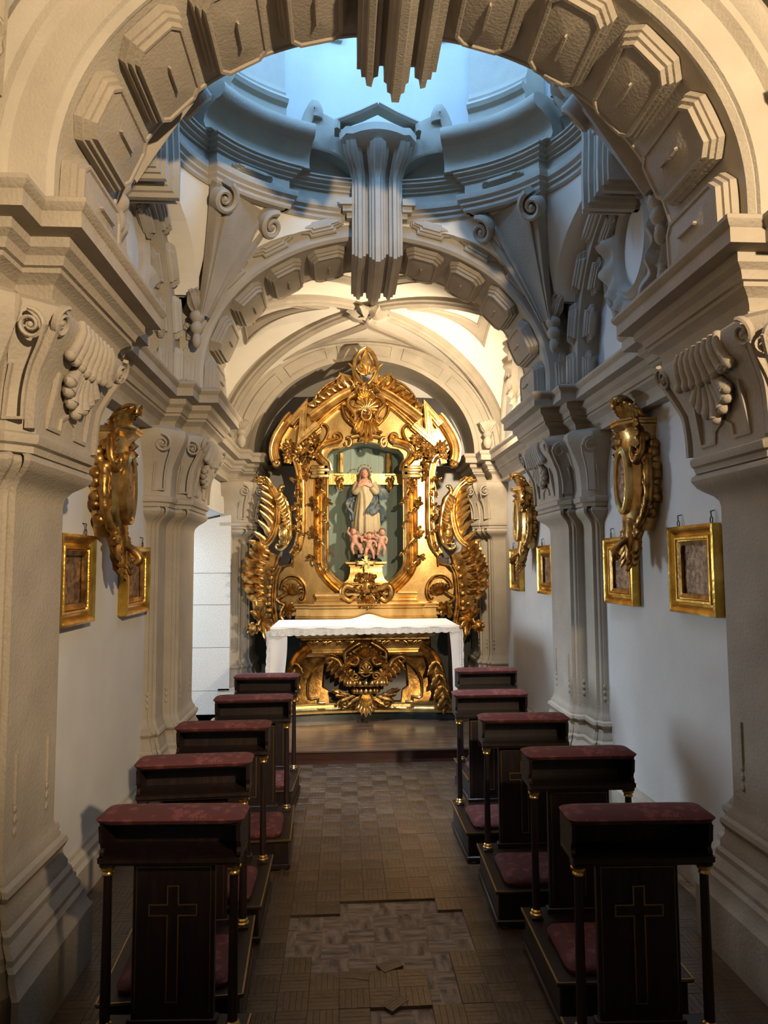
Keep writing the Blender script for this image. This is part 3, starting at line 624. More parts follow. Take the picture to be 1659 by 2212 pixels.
# consoles on the four axes, run down over the arches as fluted keystones
FL = [(-.19, -.10), (-.19, .012), (-.172, .012), (-.168, .034), (-.150, .034), (-.143, .058), (-.118, .062), (-.108, .035), (-.088, .030), (-.084, .0), (-.064, .0), (-.060, .045), (-.047, .05), (-.042, .075), (-.026, .08), (-.018, .105), (.018, .105), (.026, .08), (.042, .075), (.047, .05), (.060, .045), (.064, .0), (.084, .0), (.088, .03), (.108, .035), (.118, .062), (.143, .058), (.150, .034), (.168, .034), (.172, .012), (.19, .012), (.19, -.10)]
def console(name, fm, half, below, label, proud=.085, zb=3.99):
    """fm(r, t, z): r = distance from dome centre, t = tangential; half = radial distance of the arch face"""
    root = empty(name, fm(half, 0, 3.95)); S(root, label)
    R_ = half; face = [(R_ - 0.24, 4.96), (R_ - 0.20, 4.86), (R_ - 0.13, 4.78), (R_ - 0.085, 4.68), (R_ - 0.075, 4.60), (R_ - 0.075, 4.30), (R_ - proud, 4.10), (R_ - proud, zb)]
    pts = [V((r, z)) for r, z in face]; pts += [V((R_ + 0.2, zb)), V((R_ + below, zb))]
    n = len(pts); rings = []
    for i, p in enumerate(pts):
        t0 = (p - pts[i - 1]).normalized() if i else (pts[1] - p).normalized(); t1 = (pts[i + 1] - p).normalized() if i < n - 1 else t0
        t = (t0 + t1).normalized(); nn = V((t.y, -t.x)); nn = nn if True else nn
        if nn.x > 0 and i < 7: nn = -nn
        if i >= 7: nn = V((-1, -1)).normalized() if i == 7 else V((0, -1))
        k = 1 / max(0.5, abs(nn.dot(V((t0.y, -t0.x))))); wd = 1.40 if i == 0 else 1.30 if i == 1 else 1.12 if i == 2 else 1.0
        rings.append([fm(p.x + nn.x * b * k, a * wd, p.y + nn.y * b * k) for a, b in FL])
    m = MB(); loft(m, rings, True, True); m.build('fluted_keystone', M_tan2, root, 30)
    m = MB()     # swelling head with little pediment
    prof = [(-0.24, 4.88, .22), (-0.31, 4.92, .255), (-0.36, 4.99, .28), (-0.35, 5.06, .285), (-0.29, 5.11, .27), (-0.2, 5.13, .22)]
    rr = []
    for dr, z, hw in prof:
        rr.append([fm(R_ + dr + 0.10 * (abs(j) / 6) ** 2, hw * j / 6, z - 0.035 * (abs(j) / 6) ** 2 + (0.03 if abs(j) == 5 else 0)) for j in range(-6, 7)] + [fm(R_ + 0.08, hw, z), fm(R_ + 0.08, -hw, z)])
    loft(m, rr, True, True); m.build('console_head', M_tan2, root, 40)
    m = MB()
    for s in (-1, 1):
        sweep(m, [fm(R_ - 0.31, 0, 5.24), fm(R_ - 0.28, s * .13, 5.185), fm(R_ - 0.25, s * 0.295, 5.125), fm(R_ - 0.25, s * 0.30, 5.05)], [(-.02, -.08), (-.02, .02), (0, .035), (.02, .02), (.02, -.08)], V(fm(0, 0, 0)) - V(fm(1, 0, 0)))
    m.build('pediment', M_tan2, root, 40)
    m = MB()
    for s in (-1, 1):   # side ears of the lower cornice returning on the keystone
        for (z0, z1, o) in ((4.27, 4.31, .02), (4.31, 4.35, .05), (4.35, 4.40, .075)):
            q0 = fm(R_ - 0.06 - o, s * (0.19), z0); q1 = fm(R_ + 0.02, s * (0.21 + o), z1)
            box(m, min(q0[0], q1[0]), max(q0[0], q1[0]), min(q0[1], q1[1]), max(q0[1], q1[1]), z0, z1)
    m.build('cornice_return', M_tan2, root, 40)
    for s in (-1, 1):   # curved flanks and scroll blocks between console and parapet
        m = MB(); w = []
        for i in range(11):
            t = i / 10; a = t * math.pi / 2; tt = .17 + .34 * (1 - math.cos(a)); zl = 4.69 + .28 * math.sin(a); r = R_ - .07 - .06 * t
            w.append([fm(r, s * tt, zl), fm(r - .015, s * tt, zl + .02), fm(r - .02 + .03 * (1 - t), s * (tt * .9 + .02), 5.12 + .2 * t), fm(r + .14, s * (tt * .9 + .02), 5.12 + .2 * t), fm(r + .14, s * tt, zl)])
        if s < 0: w = [list(reversed(q)) for q in w]
        loft(m, w, True, True); m.build('flank', M_tan2, root, 40)
        m = MB(); p = [fm(R_ - .13 - d, s * (.53 + e), z) for d, e, z in ((0, 0, 4.97), (.01, .01, 5.06), (.015, .005, 5.15), (.03, -.02, 5.24), (.05, -.06, 5.30), (.04, -.085, 5.27), (.03, -.08, 5.23))]
        sweep(m, crv(p, 4), [(-.04, -.14), (-.04, .02), (-.015, .035), (.015, .035), (.04, .02), (.04, -.14)], V(fm(0, 0, 0)) - V(fm(1, 0, 0))); m.build('scroll_block', M_tan2, root, 40)
    return root
def fm_flip(p, fm):
    # mirror a point across the console's own axis plane
    o = V(fm(0, 0, 0)); ax = (V(fm(0, 1, 0)) - o); q = V(p) - o; return o + q - ax * (2 * q.dot(ax))
console('dome_console', lambda r, t, z: (t, YC + r, z), YF - YC, 0.66, 'fluted keystone console rising from the altar-side arch into the dome')
console('dome_console', lambda r, t, z: (-t, YC - r, z), YC - YN, 0.66, 'fluted keystone console over the front arch', proud=.0, zb=4.03)
console('dome_console', lambda r, t, z: (-r, YC + t, z), XS - 0.03, 0.14, 'fluted keystone console over the wall arch on the doorway side')
console('dome_console', lambda r, t, z: (r, YC - t, z), XS - 0.03, 0.14, 'fluted keystone console over the wall arch opposite the doorway')
ZM = [(0, 0), (4.4, 4.4), (4.555, 4.49), (4.70, 4.58), (4.955, 4.765), (5.09, 4.88), (5.3, 5.06), (6.0, 5.95), (6.6, 6.6), (9, 9)]
def zmap(z):
    for (a, b), (c, d) in zip(ZM, ZM[1:]):
        if z <= c: return b + (d - b) * (z - a) / (c - a)
for o_ in list(COL.objects):
    if o_.type == 'MESH' and o_.parent and o_.parent.name.startswith(('dome_ring', 'dome_console')):
        for v_ in o_.data.vertices: v_.co.z = zmap(v_.co.z)
# scrolled brackets climbing the pendentives
for ix, (sx, sy) in enumerate(((-1, 1), (1, 1), (-1, -1), (1, -1))):
    root = empty('pendentive_bracket', (sx * 1.33, YC + sy * .86, 3.5)); S(root, 'tan fan-shaped scroll bracket on the pendentive, %s %s' % ('altar end' if sy > 0 else 'entrance end', 'doorway side' if sx < 0 else 'opposite the doorway'))
    cl = [(lambda q: V((q.x - .015, q.y - YC - .015, q.z)))(sup(math.pi / 4, 3.5 + .77 * i / 20)) for i in range(21)]
    tdir = V((-sy * sx * 0.62, 0.78, 0)).normalized() if False else V((-0.60 * sx, 0.80 * sy, 0)).normalized()
    inn = V((-0.55 * sx, -0.5 * sy, -0.55)).normalized(); rings = []
    sec = [(-1, -.05), (-1, .02), (-.93, .045), (-.8, .045), (-.74, .02), (-.66, .018), (-.62, .035), (-.52, .035), (-.48, .008), (0, .0), (.48, .008), (.52, .035), (.62, .035), (.66, .018), (.74, .02), (.8, .045), (.93, .045), (1, .02), (1, -.05)]
    n = len(cl)
    for i, p in enumerate(cl):
        t = i / (n - 1); w = 0.05 + 0.25 * t ** 1.25; c = V((sx * p.x, YC + sy * p.y, p.z))
        rings.append([c + tdir * (a * w) + inn * (b * (0.6 + .6 * t) + 0.02) for a, b in sec])
    m = MB(); loft(m, rings, True, True); m.build('fan', M_tan, root, 35)
    for e in (-1, 1):
        m = MB(); c = V((sx * .965, YC + sy * 0.70, 4.20)) + tdir * (e * 0.235) + inn * 0.07
        e2 = V((0, 0, 1)); e2 = (e2 - inn * e2.dot(inn)).normalized()
        p = spiral(c, 0.105, 0.014, math.pi / 2, -1.7, tdir * (-e), e2, 30)
        sweep(m, p, [(-.022, -.08), (-.022, .024), (0, .038), (.022, .024), (.022, -.08)], inn, scale=lambda t: 1 - .5 * t); ball(m, c + inn * .01, 0.02, 8, 5)
        m.build('volute', M_tan2, root, 45)
    m = MB(); foot = V((sx * 1.32, YC + sy * .87, 3.50))
    for k in range(7):
        a = (k - 3) / 3 * 1.2; leaf(m, foot + V((0, 0, 0.0)), V((-sx * .15, -sy * .15, 1)) + tdir * (math.sin(a) * .7), (inn + tdir * math.sin(a) * .8).normalized(), 0.19, 0.085, curl=.45, lobes=1, nu=7, nv=6)
    lathe(m, [(.02, -.16), (.045, -.13), (.05, -.10), (.03, -.07), (.055, -.04), (.055, -.01), (.03, .02)], foot, 12); ball(m, foot + V((0, 0, -.2)), (.035, .035, .06), 8, 6); m.build('flower_corbel', M_tan, root, 50)
# camera-side bay: slivers of its pendentives show past the front arch
rootn = empty('entrance_vault', (0, 1.2, 3.0)); S(rootn, 'cream vault with tan ribs in front of the first arch')
for sx in (-1, 1):
    m = MB(); G = []
    for i in range(9):
        t = i / 8; z = 3.35 + 1.4 * t
        G.append([(sx * (1.62 - 0.55 * t * (1 - abs(u - .5) * 0) * math.sin(math.pi * min(1, .5 + 0)) * (.4 + .6 * u)), 1.35 + 1.06 * u, z) for u in [k / 6 for k in range(7)]])
    loft(m, G, False); m.build('pendentive', M_cream, rootn, 60)
    m = MB(); c0 = [(sx * 1.50, 2.30, 3.30), (sx * 1.47, 2.26, 3.6), (sx * 1.42, 2.18, 3.95), (sx * 1.33, 2.1, 4.3), (sx * 1.2, 2.0, 4.7)]
    sweep(m, crv(c0, 5), [(-.07, -.03), (-.07, .02), (-.05, .035), (-.03, .01), (0, .0), (.03, .01), (.05, .035), (.07, .02), (.07, -.03)], V((-sx * .7, -.6, -.3))); m.build('rib', M_tan, rootn, 35)
    m = MB()
    for k in range(5):
        a = (k - 2) * .6; leaf(m, (sx * 1.47, 2.24, 3.34), V((math.sin(a) * .7, -.2, 1)), V((-sx * .5, -1, -.1)), 0.17, .08, curl=.5, nu=7)
    ball(m, (sx * 1.48, 2.26, 3.26), (.04, .04, .07)); m.build('flower_corbel', M_tan, rootn, 50)
# ---------------------------------------------------------------- chancel cross vault
rootv = empty('chancel_vault', (0, CYC, 3.0)); S(rootv, 'cream cross vault with tan ribs and framed triangular fields')
VA, VB, VZ, VR = 1.66, 1.21, 3.0, 1.29
def zx(x): return VZ + VR * math.sqrt(max(0, 1 - (x / VA) ** 2))
def zy(y): return VZ + VR * math.sqrt(max(0, 1 - ((y - CYC) / VB) ** 2))
def web(axis, sg):
    """point at normalised (u along web from apex 0..1, v across -1..1), offset h into the room"""
    def f(u, v, h=0):
        if axis == 'y': x = VA * u * v; y = CYC + sg * VB * u; z = zx(x); n = V((-x / VA ** 2, 0, -(z - VZ) / VR ** 2))
        else: y = CYC + VB * u * v; x = sg * VA * u; z = zy(y); n = V((0, -(y - CYC) / VB ** 2, -(z - VZ) / VR ** 2))
        return V((x, y, z)) + n.normalized() * h
    return f
for axis, sg in (('y', 1), ('y', -1), ('x', 1), ('x', -1)):
    f = web(axis, sg); m = MB(); G = [[f(max(.001, i / 20), -math.sin(math.pi / 2 * (-(j / 10 - 1))) , 0) for j in range(21)] for i in range(21)]
    loft(m, G, False); m.build('vault_web', M_cream, rootv, 60)
    # framed field
    tri = [(0.24, 0.0), (0.80, -0.66), (0.80, 0.66)] if axis == 'x' else [(0.30, 0.0), (0.88, -0.66), (0.88, 0.66)]
    def outl(T, n=12):
        o = []
        for i in range(3):
            a, b = T[i], T[(i + 1) % 3]
            for k in range(n): o.append((a[0] + (b[0] - a[0]) * k / n, a[1] + (b[1] - a[1]) * k / n))
        return o
    tri2 = [(0.30, 0.0)] ; A_, B_, C_ = [V(t) for t in tri]; cen = (A_ + B_ + C_) / 3
    def shr(k): return outl([tuple(cen + (V(t) - cen) * k) for t in tri])
    m = MB(); L = [(shr(1.0), -.004), (shr(1.0), .018), (shr(.95), .026), (shr(.91), .03), (shr(.89), .02), (shr(.62), .02), (shr(.58), .03), (shr(.53), .018), (shr(.53), -.004)]
    nn = len(L[0][0]); vs = []; fs = []
    fu = lambda s: f(s[0], s[1] if s[0] < .01 else max(-1, min(1, s[1])))
    for ol, h in L: vs += [f(a, b, h) for a, b in ol]
    for i in range(len(L) - 1):
        for j in range(nn): k = (j + 1) % nn; fs.append((i * nn + j, i * nn + k, (i + 1) * nn + k, (i + 1) * nn + j))
    m.add(vs, fs); m.build('field_frame', M_tan, rootv, 30)
for sx in (-1, 1):
    for sy in (-1, 1):
        pts = [V((sx * VA * math.sin(a), CYC + sy * VB * math.sin(a), VZ + VR * math.cos(a) - 0.0)) for a in [math.radians(3 + 78 * i / 20) for i in range(21)]]
        nr = [V((-p.x * .5, -(p.y - CYC) * .5, -(p.z - VZ) - .15)).normalized() for p in pts]
        m = MB(); sweep(m, pts, [(-.075, -.03), (-.075, .02), (-.05, .03), (-.042, .05), (-.02, .055), (0, .07), (.02, .055), (.042, .05), (.05, .03), (.075, .02), (.075, -.03)], nr); m.build('rib', M_tan, rootv, 30)
        if sy > 0:
            m = MB(); fp = V((sx * 1.42, 7.80, 3.18))
            for k in range(7):
                a = (k - 3) / 3; leaf(m, fp, V((a * .6, -.1, 1)), V((a * .7 - sx * .3, -1, 0)), .17, .075, curl=.4, lobes=1, nu=7)
            lathe(m, [(.02, -.18), (.05, -.14), (.055, -.09), (.035, -.05), (.06, -.02), (.04, .02)], fp, 12); m.build('flower_corbel', M_tan2, rootv, 50)
m = MB(); bc = V((0, CYC, VZ + VR - 0.03))
for k in range(8):
    a = 2 * math.pi * k / 8 + .39; leaf(m, bc + V((math.cos(a) * .03, math.sin(a) * .03, -.01)), V((math.cos(a), math.sin(a), -.25)), V((0, 0, -1)), .21, .19, curl=-.3, lobes=2)
for k in range(5):
    a = 2 * math.pi * k / 5; leaf(m, bc + V((0, 0, -.06)), V((math.cos(a), math.sin(a), -.5)), V((0, 0, -1)), .12, .08, curl=-.3, lobes=1, nu=6)
ball(m, bc + V((0, 0, -.10)), (.045, .045, .04)); m.build('boss', M_tan, rootv, 60)
for sx in (-1, 1):       # lunette wall ribs of the chancel
    m = MB(); pts = [V((sx * (WX - .005), CYC + 1.06 * math.sin(a), VZ + 1.12 * math.cos(a))) for a in [math.radians(-88 + 176 * i / 28) for i in range(29)]]
    sweep(m, pts, [(-.04, -.02), (-.04, .03), (-.015, .045), (.015, .03), (.04, .03), (.04, -.02)], V((-sx, 0, 0))); m.build('wall_rib', M_tan2, rootv, 30)
# ---------------------------------------------------------------- floor
fl = MB(); box(fl, -1.7, 1.7, -2.6, 8.62, -0.15, -0.013)
floor = S(fl.build('floor', M_sub, smooth=False), 'dark block parquet floor with a bare worn patch in the aisle')
CELL = 0.118; TH = 0.013
HOLE = [(645, 1969), (757, 1966), (760, 1936), (867, 1935), (868, 1951), (923, 1953), (924, 1960), (984, 1960), (1004, 2054), (978, 2066), (980, 2108), (965, 2150), (895, 2140), (905, 2118), (880, 2105), (833, 2120), (805, 2080), (752, 2092), (748, 2112), (690, 2110), (692, 2064), (630, 2062)]
HOLE2 = [(786, 2183), (825, 2183), (850, 2190), (880, 2140), (888, 2184), (970, 2183), (980, 2240), (780, 2240)]
def inpoly(x, y, P):
    c = False; n = len(P)
    for i in range(n):
        (x1, y1), (x2, y2) = P[i], P[(i + 1) % n]
        if (y1 > y) != (y2 > y) and x < (x2 - x1) * (y - y1) / (y2 - y1) + x1: c = not c
    return c
def block_mesh(mb, x, y, rot, k=5, c=CELL):
    g = 0.0005; w = c / k
    for i in range(k):
        a0, a1 = -c / 2 + i * w + g * .6, -c / 2 + (i + 1) * w - g * .6; b = c / 2 - g; dz = -0.0002 * ((i * 7 + 3) % 3)
        x0, x1, y0, y1 = (a0, a1, -b, b) if rot else (-b, b, a0, a1); e = 0.0006
        vs = [(x + p, y + q, z) for z, s in ((-TH, 0), (dz - e, 0), (dz, e)) for p, q in ((x0 + s, y0 + s), (x1 - s, y0 + s), (x1 - s, y1 - s), (x0 + s, y1 - s))]
        mb.add(vs, [(a + i2, a + (i2 + 1) % 4, a + 4 + (i2 + 1) % 4, a + 4 + i2) for a in (0, 4) for i2 in range(4)] + [(8, 9, 10, 11)])
    return mb
bmesh_ = []
for r in (0, 1): m_ = block_mesh(MB(), 0, 0, r); me_ = bpy.data.meshes.new('parquet_block'); me_.from_pydata(m_.v, [], m_.f); me_.materials.append(M_parquet); bmesh_.append(me_)
cells = []
for i in range(-14, 15):
    for j in range(0, 36):
        x = 0.02 + i * CELL; y = 1.95 + j * CELL
        if abs(x) > 1.54 or y > 5.86: continue
        pr = proj((x, y, 0)); cells.append((x, y, (i + j) % 2, pr))
vis = [c for c in cells if -0.66 < c[0] < 0.70 and c[3][1] < 2240]
vis.sort(key=lambda c: c[1]); nvis = 0; rest = MB(); vset = set()
for c in vis:
    x, y, r, (u, v) = c; vset.add((x, y))
    if inpoly(u, v, HOLE) or inpoly(u, v, HOLE2): continue
    if nvis >= 298: block_mesh(rest, x, y, r); continue
    o = link('parquet_block', bmesh_[r], floor); o.location = (x, y, random.uniform(-.0008, .0008)); nvis += 1
for c in cells:
    if (c[0], c[1]) not in vset: block_mesh(rest, c[0], c[1], c[2])
for i in range(-14, 15):
    for j in range(-36, 0): block_mesh(rest, 0.02 + i * CELL, 1.95 + j * CELL, (i + j) % 2)
tag(rest.build('parquet_field', M_parquet, floor, smooth=False), kind='stuff')
for k_, (u, v, a, tz) in enumerate(((842, 2085, .5, .02), (775, 2105, -.25, .03), (852, 2165, .75, .05))):     # loose blocks lying in the bare patch
    p = onZ(u, v, 0.0); o = link('loose_parquet_block', bmesh_[0]); o.location = (p.x, p.y, 0.0015); o.rotation_euler = (0, tz * .0, a); o.scale = (.8, .55, 1)
    tag(o, ('loose parquet block lying in the middle of the bare floor patch', 'loose parquet block turned slightly askew at the edge of the bare patch', 'loose parquet block lying diagonally across the bare patch, towards the entrance')[k_], 'floor block', 'loose parquet blocks in the bare patch')
# altar platform
plat = empty('altar_platform', (0, 5.9, 0)); tag(plat, 'low wooden platform step carrying the altar', 'platform')
m = MB(); box(m, -1.48, 1.48, 5.90, 5.93, 0.0, 0.098); m.build('riser', M_riser, plat, smooth=False)
m = MB(); box(m, -1.46, 1.46, 5.93, 8.6, 0.0, 0.095); m.build('core', M_riser, plat, smooth=False)
m = MB(); bbox(m, -1.49, 1.49, 5.865, 5.98, 0.098, 0.122, .006); m.build('nosing', M_plank, plat)
yy = 5.982
for k, wd in enumerate((0.24, 0.20, 0.23, 0.22, 0.24, 0.22, .3)):
    m = MB(); bbox(m, -1.48, 1.48, yy, yy + wd - 0.002, 0.096, 0.1215, .0015); m.build('floor_plank', M_plank, plat); yy += wd
# ---------------------------------------------------------------- prie-dieux
def make_kneeler():
    root = empty('prie_dieu'); w = 0.225; m = MB()
    # base platform with moulded edge, front (kneeling side) towards -y
    bbox(m, -w - .01, w + .01, -0.41, 0.11, 0.035, 0.158, .006); bbox(m, -w - .025, w + .025, -0.425, 0.12, 0.155, 0.172, .004); bbox(m, -w - .02, w + .02, -0.42, 0.115, 0.012, 0.04, .005)
    m.build('base', M_wood, root)
    for sx in (-1, 1):
        for y in (-.39, .09): m = MB(); lathe(m, [(.012, 0), (.024, .004), (.026, .015), (.016, .022), (.016, .035)], (sx * (w - .02), y, 0), 10); m.build('foot', M_brassdk, root)
    m = MB()
    for a, b, c, d in ((-w - .026, w + .026, -.427, -.422), ): box(m, a, b, c, d, .164, .1725)
    for sx in (-1, 1): box(m, sx * (w + .022) - .003, sx * (w + .022) + .003, -.425, .115, .168, .1735)
    m.build('base_gilt_line', M_brassdk, root, smooth=False)
    # kneeling cushion
    def cushion(name, hx, y0, y1, z0, z1, slope=0):
        m = MB(); rings = []
        for z, i in ((z0, .006), (z0 + .008, 0), ((z0 + z1) / 2, -.004), (z1 - .008, .004), (z1 - .001, .02), (z1 + .004, .05)):
            r = []
            for k in range(32):
                a = 2 * math.pi * (k + .5) / 32; c, s = math.cos(a), math.sin(a); e = .22
                x = (hx - i) * math.copysign(abs(c) ** e, c); y = (y0 + y1) / 2 + ((y1 - y0) / 2 - i) * math.copysign(abs(s) ** e, s)
                r.append((x, y, z + slope * (y - y0)))
            rings.append(r)
        loft(m, rings, True, True); return m.build(name, M_damask, root, 50)
    cushion('kneeling_cushion', w - .03, -.39, -.08, .170, .212)
    # two columns with brass rings
    for sx in (-1, 1):
        m = MB(); x = sx * (w - .02); bbox(m, x - .024, x + .024, -.002, .046, .170, .186, .003); lathe(m, [(.0165, .205), (.0165, .3), (.0145, .5), (.0135, .668)], (x, .022, 0), 16); bbox(m, x - .022, x + .022, 0, .044, .694, .712, .003)
        c = m.build('column', M_wood, root, 40)
        m = MB(); lathe(m, [(.014, .184), (.024, .186), (.026, .194), (.021, .199), (.022, .206), (.0165, .212)], (x, .022, 0), 16); m.build('brass_ring', M_brass, c, 40)
        m = MB(); lathe(m, [(.0135, .664), (.019, .668), (.019, .673), (.016, .677), (.024, .685), (.024, .692), (.018, .696)], (x, .022, 0), 16); m.build('brass_ring', M_brass, c, 40)
    # panel with cross
    px = .135; m = MB(); bbox(m, -px, px, .055, .085, .17, .712, .004); bbox(m, -px - .012, px + .012, .05, .09, .168, .195, .003); m.build('panel', M_wood, root)
    pn = root.children[-1]; m = MB(); t = .0022; y0, y1 = .0525, .0555
    for x0, x1, z0, z1 in ((-px + .012, -px + .012 + t, .215, .674), (px - .012 - t, px - .012, .215, .674), (-px + .012, px - .012, .672, .6745)): box(m, x0, x1, y0, y1, z0, z1)
    m.build('gilt_border', M_brassdk, pn, smooth=False)
    cr = [(-.018, .25), (.018, .25), (.018, .522), (.078, .522), (.078, .556), (.018, .556), (.018, .615), (-.018, .615), (-.018, .556), (-.078, .556), (-.078, .522), (-.018, .522)]
    m = MB(); extrude_poly(m, cr, .057, .049, .002); cx = m.build('cross', M_wood, pn, 30)
    m = MB(); sweep(m, [(x, .049, z) for x, z in cr], [(-.0022, -.001), (-.0022, .0015), (.0022, .0015), (.0022, -.001)], (0, -1, 0), closed=True, caps=False); m.build('gilt_outline', M_brassdk, cx, smooth=False)
    # book box, open towards the kneeler
    m = MB(); bw = w + .004
    bbox(m, -bw, bw, -.012, .14, .710, .728, .003); bbox(m, -bw + .012, bw - .012, .0, .13, .699, .712, .003); box(m, -bw + .01, bw - .01, .126, .137, .725, .832); bbox(m, -bw, bw, 0.0, .14, .824, .838, .003)
    m.build('book_box', M_wood, root)
    m = MB(); box(m, -bw, bw, -.014, -.011, .7275, .7295); m.build('box_gilt_line', M_black, root, smooth=False)
    for sx in (-1, 1):
        ol = [(.0, .728), (.012, .728), (.012, .74), (.022, .75), (.016, .765), (.006, .775), (.004, .80), (.0, .826), (.142, .826), (.142, .728)]
        m = MB(); x0 = sx * (bw - .014); x1 = sx * bw; o2 = [(y - .0, z) for y, z in ol]
        loft(m, [[(min(x0, x1), y - .006, z) for y, z in o2], [(max(x0, x1), y - .006, z) for y, z in o2]], True, True); m.build('cheek', M_wood, root, 30)
    cushion('armrest_cushion', w + .012, -.018, .125, .834, .862)
    return root
KN = dict(L1=((220, 1776), (511, 1788)), L2=((298, 1666), (530, 1652)), L3=((383, 1581), (574, 1577)), L4=((463, 1519), (627, 1514)), L5=((510, 1467), (637, 1467)),
          R1=((1238, 1781), (1548, 1781)), R2=((1145, 1642), (1375, 1639)), R3=((1044, 1561), (1230, 1560)), R4=((987, 1507), (1139, 1504)), R5=((992, 1455), (1116, 1452)))
ordn = {1: 'farthest from the altar step', 2: 'second from the entrance end', 3: 'middle one of the row', 4: 'second from the altar step', 5: 'closest to the altar step'}
proto = make_kneeler()
for i, (k, (a, b)) in enumerate(KN.items()):
    l, r = onZ(*a, .836), onZ(*b, .836); c = (l + r) / 2; yaw = math.atan2((r - l).y, (r - l).x); yaw = max(-.05, min(.05, yaw * .5))
    o = proto if i == 0 else copy_tree(proto)
    o.location = (c.x, c.y + .02, 0.0005); o.rotation_euler = (0, 0, yaw)
    tag(o, 'red-cushioned dark prie-dieu, %s, %s' % (ordn[int(k[1])], 'doorway-side row' if k[0] == 'L' else 'row opposite the doorway'), 'prie-dieu', 'prie-dieux in two rows')
# ---------------------------------------------------------------- altar table, cloth
AX = -0.04
alt = empty('altar_table', (AX, 7.0, .12)); tag(alt, 'carved gilded altar table with central cartouche under a white cloth', 'altar')
def front_plan(hw, y, dip, n=16, back=7.6):
    """counter-clockwise plan: sides and a concave front"""
    P = [(AX + hw * (2 * i / n - 1), y + dip * (1 - (2 * i / n - 1) ** 2)) for i in range(n + 1)]
    return [(AX - hw, back)] + P + [(AX + hw, back)]
m = MB(); pl = front_plan(.86, 6.90, .10)
sweep_plan(m, pl, [(.03, .1225), (.03, .175), (.015, .19), (-.02, .19)], sgn=-1); m.build('marble_plinth', M_marble, alt, 30)
m = MB(); sweep_plan(m, pl, [(0.0, .185), (.02, .19), (.02, .21), (.0, .222), (-.01, .24), (-.015, .262), (.0, .27), (.0, .285), (-.05, .30), (-.2, .30)], sgn=-1); m.build('base_moulding', M_goldpale, alt, 30)
# inner body, dark gilt, tapering
m = MB(); rings = []
for z, hw, y in ((.28, .60, 7.02), (.45, .52, 7.06), (.62, .46, 7.08), (.80, .50, 7.04), (.95, .56, 7.0)):
    rings.append([(AX - hw, y, z), (AX + hw, y, z), (AX + hw, 7.6, z), (AX - hw, 7.6, z)])
loft(m, rings, True, True); m.build('body', M_black, alt, 30)
for sx in (-1, 1):     # flaring gilded side panels
    m = MB(); G = []
    for i in range(11):
        t = i / 10; z = .285 + .60 * t; x0 = .36 + .10 * math.sin(t * math.pi) * .4 - .04 * t; x1 = .80 - .24 * math.sin(t * math.pi * .5) ** 1.3 + .10 * t ** 3
        hole = .25 < t < .62
        G.append([(AX + sx * (x0 + (x1 - x0) * k / 6 + (.09 if hole and k == 0 else 0)), 6.955 + .05 * math.sin(t * math.pi) + .03 * (k / 6 - .5) ** 2, z) for k in range(7)] + [(AX + sx * (x0 + (x1 - x0) * k / 6), 7.10, z) for k in (6, 0)])
    loft(m, G, True, True); m.build('side_panel', M_golddk, alt, 40)
    m = MB(); e = [(.40, .30), (.47, .30), (.47, .345), (.56, .345), (.565, .50), (.52, .60), (.44, .68), (.34, .735)]
    sweep(m, crv([V((AX + sx * a, 6.94, z)) for a, z in e], 3), [(-.01, -.03), (-.01, .012), (0, .02), (.01, .012), (.01, -.03)], (0, -1, 0)); m.build('panel_rib', M_gold, alt)
    # S-scroll leg
    m = MB(); p = crv([V((AX + sx * a, y, z)) for a, y, z in ((.56, 6.93, .84), (.66, 6.88, .76), (.71, 6.85, .64), (.73, 6.83, .52), (.76, 6.82, .42), (.80, 6.83, .34), (.86, 6.86, .31), (.88, 6.87, .37), (.845, 6.86, .41))], 5)
    sweep(m, p, [(-.07, -.06), (-.07, .01), (-.05, .03), (-.03, .01), (0, .035), (.03, .01), (.05, .03), (.07, .01), (.07, -.06)], (sx * .25, -1, .1), scale=lambda t: .65 + .5 * math.sin(t * math.pi) - .25 * t)
    for k in range(5):
        q = p[8 + 5 * k]; leaf(m, q + V((0, -.03, 0)), V((-sx * .6, -.1, -.8)), V((0, -1, .2)), .15, .07, curl=.35); leaf(m, q + V((0, -.03, 0)), V((sx * .5, -.1, -.9)), V((0, -1, .2)), .13, .06, curl=.35)
    m.build('scroll_leg', M_golddk, alt, 55)
# mensa mouldings
def rect(hw, y): return [(AX - hw, 7.62), (AX - hw, y), (AX + hw, y), (AX + hw, 7.62)]
m = MB(); sweep_plan(m, rect(.60, 6.93), [(-.1, .745), (.02, .745), (.04, .757), (.047, .775), (.037, .793), (0, .80), (0, .815), (-.02, .82), (-.02, .865), (-.01, .895), (.02, .915), (.04, .92), (.04, .94), (.075, .945), (.09, .965), (.115, 1.0), (.16, 1.02), (.18, 1.03), (.18, 1.036), (-.1, 1.037)], sgn=-1); m.build('mensa_moulding', M_gold, alt, 30)
m = MB(); box(m, AX - .86, AX + .86, 6.68, 7.60, 1.035, 1.062); m.build('mensa', M_golddk, alt, smooth=False)
m = MB()        # carved scrollwork on the frieze of the mensa
for k in range(26):
    x = AX + (k - 12.5) * .045
    if abs(x - AX) < .10: continue
    leaf(m, (x, 6.925 - .005, .895), (random.choice((-1, 1)), -.1, -random.uniform(.1, .8)), (0, -1, 0), .06, .03, curl=.4, nu=6, nv=4)
for k in range(22):
    x = AX + (k - 10.5) * .062; leaf(m, (x, 6.80, .985), (random.choice((-1, 1)), -.2, .2), (0, -1, -.4), .07, .032, curl=.3, nu=6, nv=4)
m.build('frieze_carving', M_gold, alt, 60)
